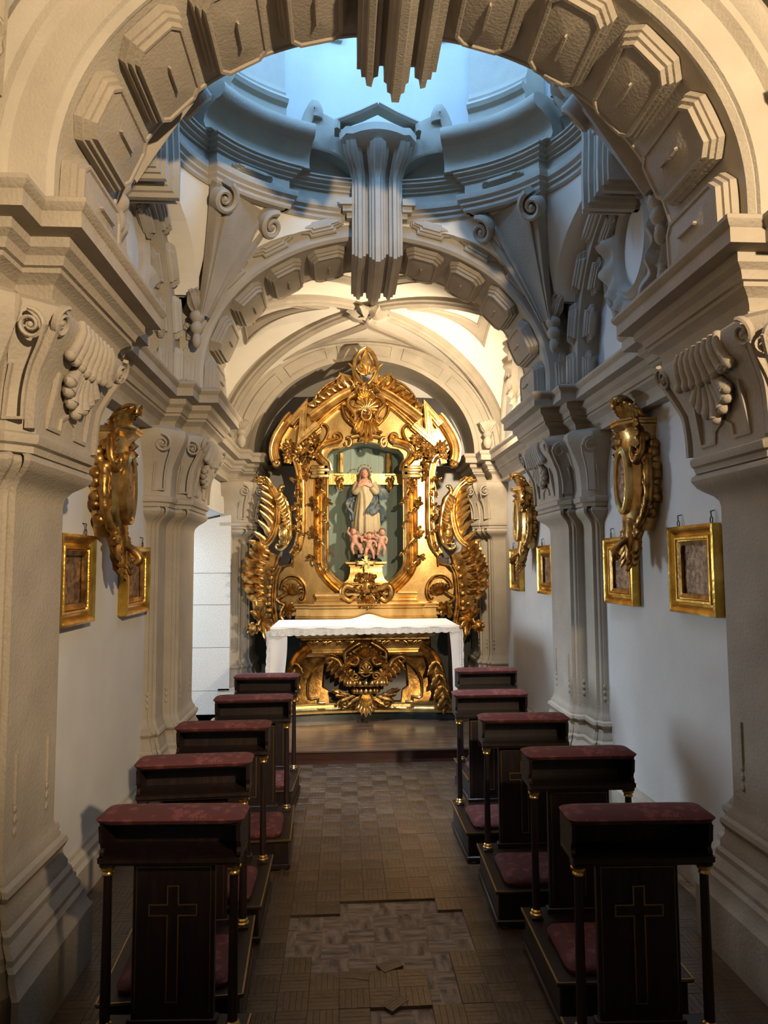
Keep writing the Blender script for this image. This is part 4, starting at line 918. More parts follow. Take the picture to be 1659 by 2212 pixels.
# cartouche
m = MB(); c = V((AX, 6.87, .65))
for sx in (-1, 1):
    p = crv([c + V((sx * a, b, z)) for a, b, z in ((.06, 0, .24), (.13, -.01, .20), (.20, -.01, .14), (.18, -.02, .06), (.10, -.03, .03), (.07, -.03, .08), (.10, -.03, .12))], 5)
    sweep(m, p, rsec(.065, .05), (0, -1, 0), scale=lambda t: 1 - .45 * t)
    p = crv([c + V((sx * a, b, z)) for a, b, z in ((.05, .0, -.16), (.13, .0, -.12), (.22, -.01, -.02), (.27, -.01, .07), (.345, -.02, .105), (.385, -.02, .075), (.36, -.02, .05))], 5)
    sweep(m, p, rsec(.075, .05), (0, -1, 0), scale=lambda t: 1.1 - .5 * t)
    for k in range(5):
        t = k / 4; leaf(m, c + V((sx * (.13 + .16 * t), -.02, -.03 + .10 * t)), V((sx * (.5 + .3 * t), -.1, -.8)), (0, -1, 0), .17 - .03 * t, .075, curl=.35)
        leaf(m, c + V((sx * (.05 + .1 * t), -.03, .10 - .05 * t)), V((sx * .9, -.2, .4 - t)), (0, -1, 0), .13, .06, curl=.5)
    for k in range(4): leaf(m, c + V((sx * (.06 + .05 * k), -.01, -.30 + .012 * k)), V((sx * .9, -.1, -.5 + .3 * k)), (0, -1, 0), .15, .065, curl=.4)
    sp = spiral(c + V((sx * .21, -.01, -.35)), .06, .01, 0, 1.3, V((sx, 0, 0)), V((0, 0, 1))); sweep(m, sp, rsec(.035, .03), (0, -1, 0))
for k in range(7):
    a = (k - 3) / 3; leaf(m, c + V((0, -.04, .10)), V((a * .9, -.1, .9 - abs(a) * .4)), (0, -1, 0), .14, .06, curl=.5)
ball(m, c + V((0, .0, .02)), (.08, .05, .09))
sweep(m, [c + V((.06 * math.cos(t), -.045, -.01 + .07 * math.sin(t))) for t in [2 * math.pi * k / 20 for k in range(20)]], rsec(.024, .022), (0, -1, 0), closed=True)
for k in range(7):
    a = math.pi * (k / 6); d = V((math.cos(a), 0, math.sin(a))); tube(m, [c + V((0, -.05, -.05)), c + V((0, -.065, -.04)) + d * .03, c + V((0, -.05, -.045)) + d * .07], .010, 6, scale=lambda t: .6 + .8 * t, nrm=V((0, -1, 0)))
for sx in (-1, 1): sp = spiral(c + V((sx * .10, -.03, -.08)), .045, .008, 0, 1.4 * sx, V((1, 0, 0)), V((0, 0, 1))); sweep(m, sp, rsec(.028, .026), (0, -1, 0))
m.build('cartouche', M_golddk, alt, 60)
m = MB()        # gadrooned cup below
for k in range(11):
    a = math.pi * (k / 10) ; x = -math.cos(a); ball(m, c + V((x * .19, -.02 - .05 * math.sin(a), -.15)), (.026, .03, .032), 8, 6)
lathe(m, [(.10, -.19), (.145, -.175), (.15, -.165), (.12, -.16)], c + V((0, .02, 0)), 20, sy=.6)
for k in range(9):
    a = math.pi * (k / 8); x = -math.cos(a); ball(m, c + V((x * .12, -.0 - .06 * math.sin(a), -.225)), (.024, .03, .03), 8, 6)
for k in range(7):
    a = (k - 3) / 3; leaf(m, c + V((a * .03, -.03, -.26)), V((a * .45, -.1, -1)), (a * .5, -1, 0), .22 - .06 * abs(a), .06, curl=.35)
m.build('cup_pendant', M_gold, alt, 60)
# cloth
cl = empty('altar_cloth', (AX, 6.7, 1.06)); tag(cl, 'white linen altar cloth with lace border draped over the altar table', 'altar cloth')
CX0, CX1, CYF, CYB, CZ = -.955, .865, 6.66, 7.56, 1.068
def wob(a, k, s): return s * (math.sin(a * k) + .5 * math.sin(a * k * 1.9 + 1.3))
def cloth_pt(u, v):
    """u: -drop..width..+drop along x ; v: 0 back .. 1 front edge, >1 front fall"""
    w = CX1 - CX0
    if u < 0: x = CX0 + wob(v * 3, 3, .012) * min(1, -u * 5) - .02 * min(1, -u * 4) + .03 * u; z = CZ + u; yb = 0
    elif u > w: d = u - w; x = CX1 + wob(v * 3, 3.3, .012) * min(1, d * 5) + .015; z = CZ - d
    else: x = CX0 + u; z = CZ
    y = CYB + (CYF - CYB) * min(v, 1.0)
    if v > 1: y -= .012; z = CZ - (v - 1)
    if 0 <= u <= w:
        b = math.exp(-((x - .02) / .13) ** 2) * max(0, 1 - v * 2.2); z += .055 * b
    if (u < 0 or u > w): y += .035 * wob(z * 4, 2, .3)
    return (x, y, z)
m = MB(); w = CX1 - CX0
us = [-.47 + .47 * i / 10 for i in range(10)] + [w * i / 50 for i in range(51)] + [w + .74 * (i + 1) / 14 for i in range(14)]
G = []
for v in [0, .06, .12, .2, .3, .45, .6, .75, .9, 1.0]:
    G.append([cloth_pt(u, v) for u in us])
base = G
top = [list(r) for r in base]; und = [[(p[0] * 1.0, p[1] + .0, p[2] - .004) for p in r] for r in base]
loft(m, top, False); m.f = [tuple(reversed(f)) for f in m.f]; loft(m, und, False)
m.build('linen', M_cloth, cl, 60)
m = MB(); rows = []
for k, d in enumerate((-.004, .0, .008, .015, .022)):
    r = []
    for i in range(121):
        u = w * i / 120; t = i / 120; dep = (.030 if k >= 1 else 0) * 0 + d * 1.0
        r.append((CX0 + u, CYF - .002 - (.010 if d > 0 else 0) - .004 * math.sin(u * 23) * (d > .01), CZ + .003 - dep))
    rows.append(r)
loft(m, rows, False); m.build('front_fall', M_cloth, cl, 60)
m = MB(); rows = []
for k in range(5):
    r = []
    for i in range(241):
        u = w * i / 240; t = i / 240; full = .055 - .02 * t + .010 * abs(math.sin(u * 42)); d = .020 + full * k / 4
        r.append((CX0 + u, CYF - .013 - .004 * math.sin(u * 23) - .002 * math.sin(u * 84) * (k / 4), CZ - d))
    rows.append(r)
loft(m, rows, False); loft(m, [[(x, y + .002, z) for x, y, z in r] for r in reversed(rows)], False); m.build('lace_border', M_lace, cl, 60)
for u0, u1, nm in ((-.50, -.47, 'l'), (w + .74, w + .77, 'r')):
    m = MB(); rows = []
    for k in range(3): rows.append([(lambda p, v=v: (p[0], p[1] - .002, p[2] - .008 * abs(math.sin(v * 40)) * (k > 0)))(cloth_pt(u0 + (u1 - u0) * (k / 2 if u0 > 0 else 1 - k / 2), v)) for v in [i / 60 for i in range(61)]])
    loft(m, rows, False); m.build('lace_border', M_lace, cl, 60)
m = MB(); rows = []        # lace down the front edges of the side falls
for sgn in (-1, 1):
    rows = [[], [], []]
    L = .47 if sgn < 0 else .74
    for i in range(61):
        d = L * i / 60; p = V(cloth_pt(-d if sgn < 0 else w + d, 1.0))
        for k in range(3): rows[k].append(p + V((sgn * -.0 , -.003 - .026 * k / 2 - (.006 * abs(math.sin(d * 60)) if k == 2 else 0), 0)))
    m = MB(); loft(m, rows, False); m.build('lace_border', M_lace, cl, 60)

for (xa, xb, zb, nm) in ((CX0 - .03, -.795, .50, 'l'), (.765, CX1 + .02, .33, 'r')):      # corner folds hanging to the front
    m = MB(); rows = []
    for i in range(25):
        t = i / 24; z = CZ - .035 - (CZ - .035 - zb) * t; r = []
        for k in range(9):
            u = k / 8; e = (1 - .35 * t * (u if nm == 'l' else 1 - u)); x = xa + (xb - xa) * u
            if nm == 'l': x = xa + (xb - xa) * u * (1 - .12 * t)
            else: x = xb - (xb - xa) * (1 - u) * (1 - .35 * t)
            r.append((x + .006 * math.sin(t * 5), CYF - .006 - .014 * math.sin(u * 7 + t * 2) * t, z + (.05 * t * (u - .5) if nm == 'r' else 0)))
        rows.append(r)
    loft(m, rows, False); loft(m, [[(x, y + .004, z) for x, y, z in r] for r in reversed(rows)], False); m.build('corner_fold', M_cloth, cl, 60)
    m = MB(); j = 0 if nm == 'l' else 8
    rr = [[V(r[j]) + V(((-1 if nm == 'l' else 1) * d, -.002, 0)) for d in (-.028, 0, .008 + .006 * abs(math.sin(i * .9)))] for i, r in enumerate(rows)]
    loft(m, rr, False); m.build('lace_border', M_lace, cl, 60)
# ---------------------------------------------------------------- gilded altarpiece (traced on the plane y = 7.8, half mirrored)
RY = 7.80
ret = empty('altarpiece', (0, 7.9, 1.06)); tag(ret, 'tall gilded rococo altarpiece with zigzag pediment and leafy side wings', 'altarpiece')
def PX(u, v, y=RY):
    p = onY(u, v, RY); return V((p.x, y, p.z))
def cU(x, y, d=0.0): return PX(520 + x / 5.53, 730 + y / 5.53, RY - d)
def cL(x, y, d=0.0): return PX(520 + x / 5.53, 1020 + y / 5.53, RY - d)
OUT = V((0, -1, 0))
def both(name, mt, fn, ang=50):
    """build the traced half and its mirror image as two parts"""
    for sx in (1, -1):
        m = MB(); random.seed(hash(name) % 1000 if False else len(name) * 17); fn(m)
        if sx < 0: m.v = [(-x, y, z) for x, y, z in m.v]; m.f = [tuple(reversed(f)) for f in m.f]
        m.build(name, mt, ret, ang)
# carved body sheet with the niche opening
outer = [(604, 1332), (597, 1275), (602, 1240), (618, 1224), (633, 1216), (634, 1204), (650, 1188), (656, 1165), (656, 1060), (651, 1022), (640, 1003), (622, 988), (604, 968), (602, 948), (612, 922), (640, 895), (680, 868), (740, 838), (790.5, 822)]
inner = [(790.5, 952), (757, 958), (737, 966), (719, 969), (709, 980), (705, 1000), (710, 1009), (710, 1215), (716, 1236), (733, 1251), (760, 1264), (790.5, 1268)]
for sx in (1, -1):
    m = MB(); ol = [(sx * PX(*p).x, PX(*p).z) for p in outer + inner + [(790.5, 1332)]]
    extrude_poly(m, ol, 7.93, 7.84, .006); m.build('body_panel', M_goldflat, ret, 30)
m = MB(); ol = [(onY(*q, 8.26).x, onY(*q, 8.26).z) for q in ((572, 1006), (576, 945), (604, 890), (634, 858), (790.5, 856))]
extrude_poly(m, ol + [(-x, z) for x, z in reversed(ol[:-1])], 8.29, 8.25); m.build('backing_board', M_black, ret, 30)
m = MB()      # niche: teal boarded back and cheeks
nb = [PX(*p) for p in inner]; zt, zb = PX(790, 940).z, PX(790, 1275).z; xe = PX(700, 1100).x
m2 = MB()
for i in range(3):
    x0 = xe - .03 + (2 * abs(xe) + .06) * i / 3; m = MB(); box(m, x0 + .001, x0 + (2 * abs(xe) + .06) / 3 - .001, 8.22, 8.24, zb, zt + .05); m.build('niche_board', M_teal, ret, smooth=False)
for sx in (1, -1):
    m = MB(); pts = [(sx * p.x * 1.03, p.z) for p in nb]; loft(m, [[(x, 7.93, z) for x, z in pts], [(x * 1.02, 8.225, z) for x, z in pts]], False)
    m.build('niche_cheek', M_teal, ret, 40)
m = MB(); a, b = PX(706, 1015), PX(706, 1036)       # gilded rail across the niche
box(m, a.x * 1.02, -a.x * 1.02, 8.12, 8.21, b.z - .02, a.z); m.build('niche_rail', M_goldpale, ret, smooth=False)
def f(m):
    p = [PX(735, v, 8.17) for v in (968, 985, 1012)]; sweep(m, p, [(-.035, -.02), (-.035, .02), (0, .04), (.035, .02), (.035, -.02)], OUT)
    c = PX(733, 1022, 8.10); box(m, c.x - .055, c.x + .055, 8.06, 8.14, c.z + .01, c.z + .03)
    for k in range(12): leaf(m, c + V((random.uniform(-.035, .035), random.uniform(-.02, .02), -.012 * k)), (random.uniform(-1, 1), -.5, -1), OUT, .07, .035, curl=.4, nu=6, nv=4)
    for k in range(8): ball(m, c + V((random.uniform(-.03, .03) * (1 - k / 9), -.03, -.02 - .018 * k)), .016, 7, 5)
both('niche_pendant', M_gold, f)
# multi-reeded niche columns
REED = [(-.078, -.03), (-.078, .02), (-.062, .045), (-.046, .02), (-.042, .03), (-.022, .055), (-.002, .03), (.004, .04), (.022, .05), (.038, .035), (.044, .05), (.06, .06), (.076, .04), (.078, -.03)]
def f(m):
    p = [cU(955, y, -.035) for y in (1640, 1800, 2000)] + [cL(955, y, -.035) for y in (450, 700, 950)] + crv([cL(*q, -.035) for q in ((955, 1050), (970, 1120), (1010, 1200), (1080, 1285), (1150, 1350), (1210, 1400))], 4)
    sweep(m, list(reversed(p)), REED, OUT)
both('niche_column', M_gold, f, 35)
def f(m):
    c = cU(945, 1620, -.02); 
    for k, (w, h) in enumerate(((.10, .02), (.115, .02), (.09, .05), (.105, .02))): bbox(m, c.x - w, c.x + w, RY - .05 - .01 * (k % 2), 7.86, c.z + .05 - k * .035, c.z + .05 - k * .035 + h + .02, .006)
    d = cU(1040, 1550, .02); bbox(m, d.x - .045, d.x + .02, RY - .05, 7.86, d.z - .09, d.z + .07, .008)
both('column_capital', M_gold, f)
# vines twisting round the columns
def f(m):
    for (A, B) in ((cU(960, 1760, .05), cU(1055, 1980, .03)), (cL(875, 380, .02), cL(1060, 640, .03)), (cL(870, 740, .02), cL(1070, 970, .03)), (cL(865, 1040, .02), cL(1010, 1195, .03))):
        q = (A + B) / 2 + V((0, -.035, .015)); tube(m, crv([A, q, B], 6), .0085, 6)
        for k in range(6):
            t = k / 5; c = A + (B - A) * t + V((0, -.03, 0)); leaf(m, c, (random.uniform(-1, 1), -.3, random.uniform(-1, 1)), OUT, .06, .035, curl=.4, nu=5, nv=4); 
        for k in range(5): leaf(m, A + V((random.uniform(-.02, .02), -.01, random.uniform(-.04, .05))), (random.uniform(-1, .3), -.4, random.uniform(-1, 1)), OUT, .08, .045, curl=.4, nu=5, nv=4)
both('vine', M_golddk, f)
# outer pilaster ribs
def f(m):
    p = crv([cU(*q) for q in ((560, 1500), (575, 1440), (610, 1420), (655, 1450), (690, 1540), (710, 1650), (716, 1800), (718, 2100))] + [cL(*q) for q in ((718, 620), (705, 760), (675, 890), (615, 985))], 4)
    sweep(m, list(reversed(p)), msec(.085, .075), OUT)
    p = crv([cU(*q) for q in ((752, 1560), (765, 1700), (768, 2100))] + [cL(*q) for q in ((768, 620), (760, 760), (720, 900), (640, 1005), (632, 1060), (625, 1130))], 4)
    sweep(m, p, rsec(.022, .045), OUT)
both('outer_rib', M_gold, f)
def f(m):
    for y0 in (1720, 1860, 2010, 2150, 2320, 2500):
        c = cU(690 + 12 * math.sin(y0), y0, .06)
        for k in range(6): leaf(m, c + V((random.uniform(-.04, .03), 0, random.uniform(-.04, .04))), (random.uniform(-1, .6), -.5, random.uniform(-1, 1)), OUT, .07, .04, curl=.4, nu=5, nv=4)
    tube(m, crv([cU(700, 1680, .06), cU(660, 1820, .05), cU(715, 1960, .07), cU(665, 2120, .05), cL(710, 640, .06), cL(690, 760, .05)], 6), .009, 6)
both('rib_garland', M_golddk, f)
# shouldered niche head
def f(m):
    p = crv([cU(*q, .0) for q in ((1045, 1590), (1025, 1510), (965, 1450), (935, 1385), (950, 1320), (1010, 1275), (1090, 1250), (1160, 1235))], 5)
    sweep(m, p, [(-.05, -.03), (-.05, .03), (-.03, .05), (-.012, .03), (0, .055), (.015, .065), (.03, .05), (.035, .025), (.05, .02), (.05, -.03)], OUT)
    sp = spiral(cU(1150, 1185, .02), .062, .012, -math.pi / 2, 1.35, V((1, 0, 0)), V((0, 0, 1))); sweep(m, sp, rsec(.05, .055), OUT, scale=lambda t: 1 - .5 * t)
    p = crv([cU(*q, .03) for q in ((1265, 1195), (1300, 1200), (1318, 1250), (1295, 1300), (1262, 1290), (1255, 1250))], 5); tube(m, p, .022, 8)
    p = crv([cU(*q) for q in ((905, 1370), (960, 1290), (1020, 1200), (1048, 1110), (1020, 1050), (975, 1035), (960, 1070))], 5); sweep(m, p, rsec(.04, .05), OUT)
    p = crv([cU(*q, .02) for q in ((1320, 1190), (1400, 1170), (1480, 1185))], 4); sweep(m, p, rsec(.05, .04), OUT)
both('niche_head', M_gold, f)
# pediment: curved cornice, zigzag, raking cornice
CORN = [(-.06, -.04), (-.06, .05), (-.052, .07), (-.035, .07), (-.03, .045), (-.012, .035), (.012, .04), (.028, .06), (.03, .085), (.052, .09), (.06, .075), (.06, -.04)]
def f(m):
    p = crv([cU(*q, .0) for q in ((425, 1470), (405, 1400), (405, 1300), (440, 1190), (500, 1085), (565, 990), (622, 930))], 4)
    sweep(m, p, CORN, OUT)
    sp = spiral(cU(440, 1500, .02), .04, .01, math.pi, 1.2, V((1, 0, 0)), V((0, 0, 1)), 14); sweep(m, sp, rsec(.05, .06), OUT)
both('curved_cornice', M_gold, f, 35)
ZIG = [(-.05, -.03), (-.05, .05), (-.044, .06), (-.036, .06), (-.033, .042), (-.028, .042), (-.024, .06), (.006, .06), (.010, .042), (.016, .042), (.019, .06), (.036, .06), (.042, .05), (.046, .02), (.05, .02), (.05, -.03)]
def f(m):
    p = [cU(*q, .03) for q in ((598, 1040), (752, 862), (725, 1215), (925, 1045))]; sweep(m, p, ZIG, OUT)
both('zigzag_cornice', M_gold, f, 30)
def f(m):
    p = crv([cU(*q, .02) for q in ((845, 965), (960, 880), (1080, 795), (1200, 715), (1320, 655))], 3); sweep(m, p, CORN, OUT)
    p = crv([cU(*q, -.01) for q in ((900, 1060), (1010, 960), (1130, 860), (1250, 770))], 3); sweep(m, p, msec(.06, .06), OUT)
both('raking_cornice', M_gold, f, 35)
def f(m):
    for (x, y, n, r) in ((590, 1310, 9, .09), (760, 1330, 10, .09), (880, 1230, 9, .08), (690, 1420, 9, .08), (560, 1400, 6, .06), (870, 1400, 7, .06)):
        c = cU(x, y, .04)
        for k in range(n): a = 2 * math.pi * k / n; leaf(m, c + V((math.cos(a) * .01, random.uniform(-.03, .01), math.sin(a) * .01)), (math.cos(a), -.35, math.sin(a)), OUT, r * random.uniform(.8, 1.2), .045, curl=.45, nu=7, nv=5)
        ball(m, c + V((0, -.03, 0)), .022, 8, 6)
    for k in range(14): leaf(m, cU(780 + random.uniform(-30, 30), 1450 + k * 16, .05), (random.uniform(-1, 1), -.4, -1), OUT, .06, .035, curl=.4, nu=5, nv=4)
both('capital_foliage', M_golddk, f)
# crest: leafy shoulders and finial
def f(m):
    ol = [(890, 830), (900, 730), (960, 640), (1060, 550), (1150, 490), (1180, 400), (1245, 425), (1310, 440), (1400, 560), (1330, 640), (1150, 660), (1050, 740), (960, 810)]
    w = [cU(*q) for q in ol]; extrude_poly(m, [(p.x, p.z) for p in w], 7.90, 7.80, .012)
    for k in range(7):
        t = k / 6; leaf(m, cU(1330 - 400 * t, 560 + 210 * t, .0), (-.8, -.3, .5 - .9 * t), OUT, .16, .075, curl=.5, bend=.3)
    p = crv([cU(*q, .02) for q in ((905, 830), (890, 760), (930, 670), (1030, 570), (1140, 505), (1190, 450))], 4); sweep(m, p, rsec(.035, .04), OUT)
    p = crv([cU(*q, .02) for q in ((1285, 310), (1330, 350), (1355, 420), (1365, 490), (1390, 540))], 4); tube(m, p, .03, 8, scale=lambda t: .35 + .8 * t)
both('crest_shoulder', M_gold, f)
m = MB(); c = PX(790.5, 790, 7.78)
for sx in (-1, 1):
    for (rx, d) in ((.125, 0),):
        p = crv([(sx * x * rx / .1, RY - .02 - d, PX(790, v).z) for x, v in ((.0, 753), (.055, 762), (.095, 780), (.10, 800), (.07, 818), (.02, 832))], 5); sweep(m, p, rsec(.05, .05), OUT)
lathe(m, [(.004, .19), (.03, .12), (.065, .05), (.085, -.02), (.07, -.08), (.03, -.12), (.004, -.14)], c + V((0, -.01, .01)), 14, sy=.7)
for k in range(6): a = (k - 2.5) / 2.5; leaf(m, c + V((a * .03, -.03, -.11)), (a, -.3, .8), OUT, .13, .05, curl=.3)
m.build('finial', M_gold, ret, 50)
m = MB(); random.seed(5); c = PX(790.5, 880, 7.74)      # mask-like cartouche over the niche
for sx in (-1, 1):
    p = crv([(sx * a, 7.74 - b, PX(790, v).z) for a, b, v in ((.13, .0, 858), (.19, .02, 865), (.20, .03, 880), (.15, .04, 892), (.12, .04, 905), (.14, .04, 915), (.17, .03, 908))], 5); sweep(m, p, rsec(.05, .06), OUT)
    p = crv([(sx * a, 7.78 - b, PX(790, v).z) for a, b, v in ((.10, .0, 925), (.17, .02, 915), (.24, .02, 900), (.27, .02, 878))], 5); sweep(m, p, rsec(.04, .05), OUT)
    for k in range(10): leaf(m, (sx * random.uniform(.02, .14), 7.75, PX(790, random.uniform(835, 940)).z), (sx * random.uniform(.2, 1), -.5, random.uniform(-1, 1)), OUT, .11, .05, curl=.5, nu=7, nv=5)
ball(m, c + V((0, .03, .02)), (.12, .07, .15))
for k in range(9):      # ribbed shell in the middle of the cartouche
    a = math.pi * (k / 8) ; d = V((math.cos(a), 0, math.sin(a))); tube(m, [c + V((0, -.05, -.07)), c + V((0, -.075, -.05)) + d * .06, c + V((0, -.045, -.06)) + d * .135], .017, 7, scale=lambda t: .6 + .8 * t, nrm=OUT); ball(m, c + V((0, -.045, -.06)) + d * .135, .022, 7, 5)
sweep(m, [c + V((.055 * math.cos(t), -.07, -.11 + .07 * math.sin(t))) for t in [2 * math.pi * k / 20 for k in range(20)]], rsec(.022, .022), OUT, closed=True)
for k in range(7): a = (k - 3) / 3; leaf(m, (a * .04, 7.73, PX(790, 905).z), (a * .6, -.25, -1), OUT, .26 - .05 * abs(a), .065, curl=.2)
for k in range(5): a = (k - 2) / 2; leaf(m, (a * .03, 7.74, PX(790, 935).z), (a * .4, -.2, -1), OUT, .16 - .03 * abs(a), .045, curl=.3)
for k in range(9): a = math.pi * k / 8; leaf(m, c + V((0, -.02, .08)), (math.cos(a), -.4, math.sin(a)), OUT, .13, .055, curl=.55)
m.build('head_cartouche', M_gold, ret, 60)
# upper wings
def f(m):
    rib = crv([cL(*q, -.03) for q in ((285, 105), (375, 180), (435, 300), (455, 470), (440, 620), (390, 770), (300, 870), (165, 945))], 5); sweep(m, rib, msec(.055, .06), OUT)
    sweep(m, [p + V((-.045, .01, 0)) for p in rib[4:]], rsec(.035, .05), OUT)
    for (x, y, a, L, b) in ((395, 240, 2.45, .20, .5), (415, 330, 2.5, .24, .55), (430, 420, 2.5, .27, .6), (435, 520, 2.45, .29, .65), (425, 610, 2.4, .30, .7), (400, 700, 2.3, .30, .75), (355, 780, 2.3, .26, .75), (300, 850, 2.55, .20, .5), (235, 900, 2.8, .16, .4)):
        a -= .35; leaf(m, cL(x, y, -.03), (math.cos(a), -.15, math.sin(a)), OUT, L, .075, curl=.25, lobes=2, bend=-b * .7, nu=10)
    for (x, y, a) in ((350, 140, 2.2), (300, 110, 2.6), (260, 110, 3.0)): leaf(m, cL(x, y, -.02), (math.cos(a), -.2, math.sin(a)), OUT, .12, .06, curl=.35)
    p = crv([cL(*q, -.02) for q in ((520, 175), (490, 165), (460, 230), (520, 310), (565, 430), (590, 600), (595, 740), (560, 850), (480, 925), (420, 905), (425, 865), (470, 870))], 5); tube(m, p, .034, 8, scale=lambda t: (.45 + .65 * math.sin(min(1, t * 1.25) * math.pi)) * (1 + .12 * math.sin(t * 70)))
    ball(m, cL(510, 720, -.02), (.075, .06, .14), 12, 8)
    for y in (650, 740, 830): sweep(m, crv([cL(465, y - 10, .04), cL(475, y + 25, .05), cL(510, y + 35, .055), cL(545, y + 25, .05), cL(550, y - 10, .04)], 3), rsec(.016, .014), OUT)
    for k in range(9):
        t = k / 8; c = cL(480 + 95 * math.sin(t * 1.5), 270 + 330 * t, .01); leaf(m, c, (-.7, -.3, -.7), OUT, .10, .055, curl=.4, nu=6)
both('upper_wing', M_gold, f)
# lower wings
def f(m):
    p = crv([cL(*q, -.03) for q in ((400, 975), (345, 1110), (285, 1290), (258, 1480), (270, 1640), (330, 1800), (395, 1960), (400, 2080))], 5)
    sweep(m, p, [(-.10, -.05), (-.10, .02), (-.085, .04), (-.06, .035), (-.045, .005), (.02, .03), (.05, .05), (.07, .03), (.085, .04), (.10, .02), (.10, -.05)], OUT, scale=lambda t: .8 + .35 * math.sin(t * math.pi))
    p2 = crv([cL(*q, -.02) for q in ((470, 1120), (420, 1230), (405, 1360), (395, 1500), (400, 1640), (430, 1800), (470, 1960))], 4); sweep(m, p2, msec(.05, .05), OUT)
    for (x, y) in ((385, 1160), (360, 1260), (345, 1370), (335, 1470), (335, 1570)): ball(m, cL(x, y, .03), (.035, .025, .032), 10, 6)
    for (x, y, a, L) in ((290, 1020, 2.9, .20), (250, 1090, 3.05, .20), (235, 1180, 3.1, .21), (225, 1270, 3.2, .21), (225, 1360, 3.4, .20), (235, 1440, 3.7, .16), (300, 960, 2.7, .18)):
        leaf(m, cL(x, y, -.01), (math.cos(a), -.35, math.sin(a)), OUT, L * 1.2, .15, curl=.55, lobes=2, bend=.6)
        leaf(m, cL(x + 40, y + 20, .0), (math.cos(a), -.4, math.sin(a)), OUT, L * .7, .08, curl=.5, lobes=2, bend=.4)
    for k in range(8): a = 2 * math.pi * k / 8; leaf(m, cL(150, 1865, .03), (math.cos(a), -.3, math.sin(a)), OUT, .085, .06, curl=.5, nu=6)
    lathe(m, [(.055, 0), (.06, .02), (.04, .035), (.042, .045), (.02, .055), (.022, .065), (.004, .075)], cL(150, 1865, .02), 14, axis=(0, -1, 0))
    for (a, L) in ((1.4, .20), (1.9, .19), (2.4, .17), (-.2, .16), (-.8, .20), (-1.3, .24), (-1.9, .16), (.5, .14)): leaf(m, cL(250, 1760, .01), (math.cos(a), -.25, math.sin(a)), OUT, L, .08, curl=.35, lobes=3)
    p = crv([cL(*q, -.02) for q in ((300, 1930), (340, 2030), (390, 2080), (430, 2060))], 4); tube(m, p, .045, 8, scale=lambda t: 1 - .6 * t)
    lathe(m, [(.03, .07), (.05, .06), (.055, .03), (.035, .02), (.055, 0), (.05, -.03), (.03, -.05)], cL(340, 1690, .02), 12); 
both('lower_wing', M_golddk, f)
# lower flank: C-scroll with fan, bracket
def f(m):
    p = crv([cL(*q, -.01) for q in ((470, 1400), (490, 1320), (560, 1255), (660, 1255), (735, 1320), (765, 1410), (755, 1500), (720, 1530), (700, 1500))], 5); sweep(m, p, msec(.045, .06), OUT)
    for k in range(7): a = .3 + 2.2 * k / 6; leaf(m, cL(610, 1470, -.02), (math.cos(a), -.3, math.sin(a)), OUT, .17, .06, curl=.4)
    p = crv([cL(*q, -.0) for q in ((560, 1440), (500, 1480), (440, 1520), (470, 1560), (520, 1590), (490, 1660), (480, 1720), (510, 1760))], 4); sweep(m, p, rsec(.05, .05), OUT)
    for k in range(6): leaf(m, cL(560, 1650, -.02), (math.cos(k), -.3, math.sin(k)), OUT, .12, .06, curl=.4)
    p = crv([cL(*q, -.01) for q in ((430, 1150), (520, 1120), (600, 1100), (620, 1040))], 4); sweep(m, p, rsec(.03, .04), OUT)
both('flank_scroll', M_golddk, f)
m = MB(); box(m, PX(606, 1210).x, PX(606, 1210).x + .10, 7.95, 8.3, PX(606, 1221).z, PX(606, 1206).z); m.build('tie_beam', M_wood, ret, smooth=False)
m = MB(); box(m, -PX(606, 1210).x - .10, -PX(606, 1210).x, 7.95, 8.3, PX(606, 1221).z, PX(606, 1206).z); m.build('tie_beam', M_wood, ret, smooth=False)
# predella
m = MB(); z0 = 1.045; z1 = PX(700, 1303).z
xo = abs(PX(641, 1310).x); xi = abs(PX(672, 1310).x)
pl = [(-xo, 7.95), (-xo, 7.72), (-xi, 7.72), (-xi, 7.66), (xi, 7.66), (xi, 7.72), (xo, 7.72), (xo, 7.95)]
sweep_plan(m, pl, [(0.012, z0), (.012, z0 + .04), (0, z0 + .05), (0, z1 - .06), (.015, z1 - .05), (.015, z1 - .03), (.03, z1 - .015), (.03, z1), (-.3, z1 + .002)], sgn=-1); m.build('predella', M_goldflat, ret, 30)
m = MB(); z2 = PX(700, 1281).z; xs = abs(PX(681, 1290).x); pl = [(-xs, 7.92), (-xs, 7.70), (xs, 7.70), (xs, 7.92)]
sweep_plan(m, pl, [(.01, z1), (.01, z1 + .02), (-.01, z1 + .03), (-.025, z2 - .06), (-.01, z2 - .04), (0, z2 - .02), (0, z2), (-.15, z2 + .001)], sgn=-1); m.build('upper_plinth', M_goldflat, ret, 30)
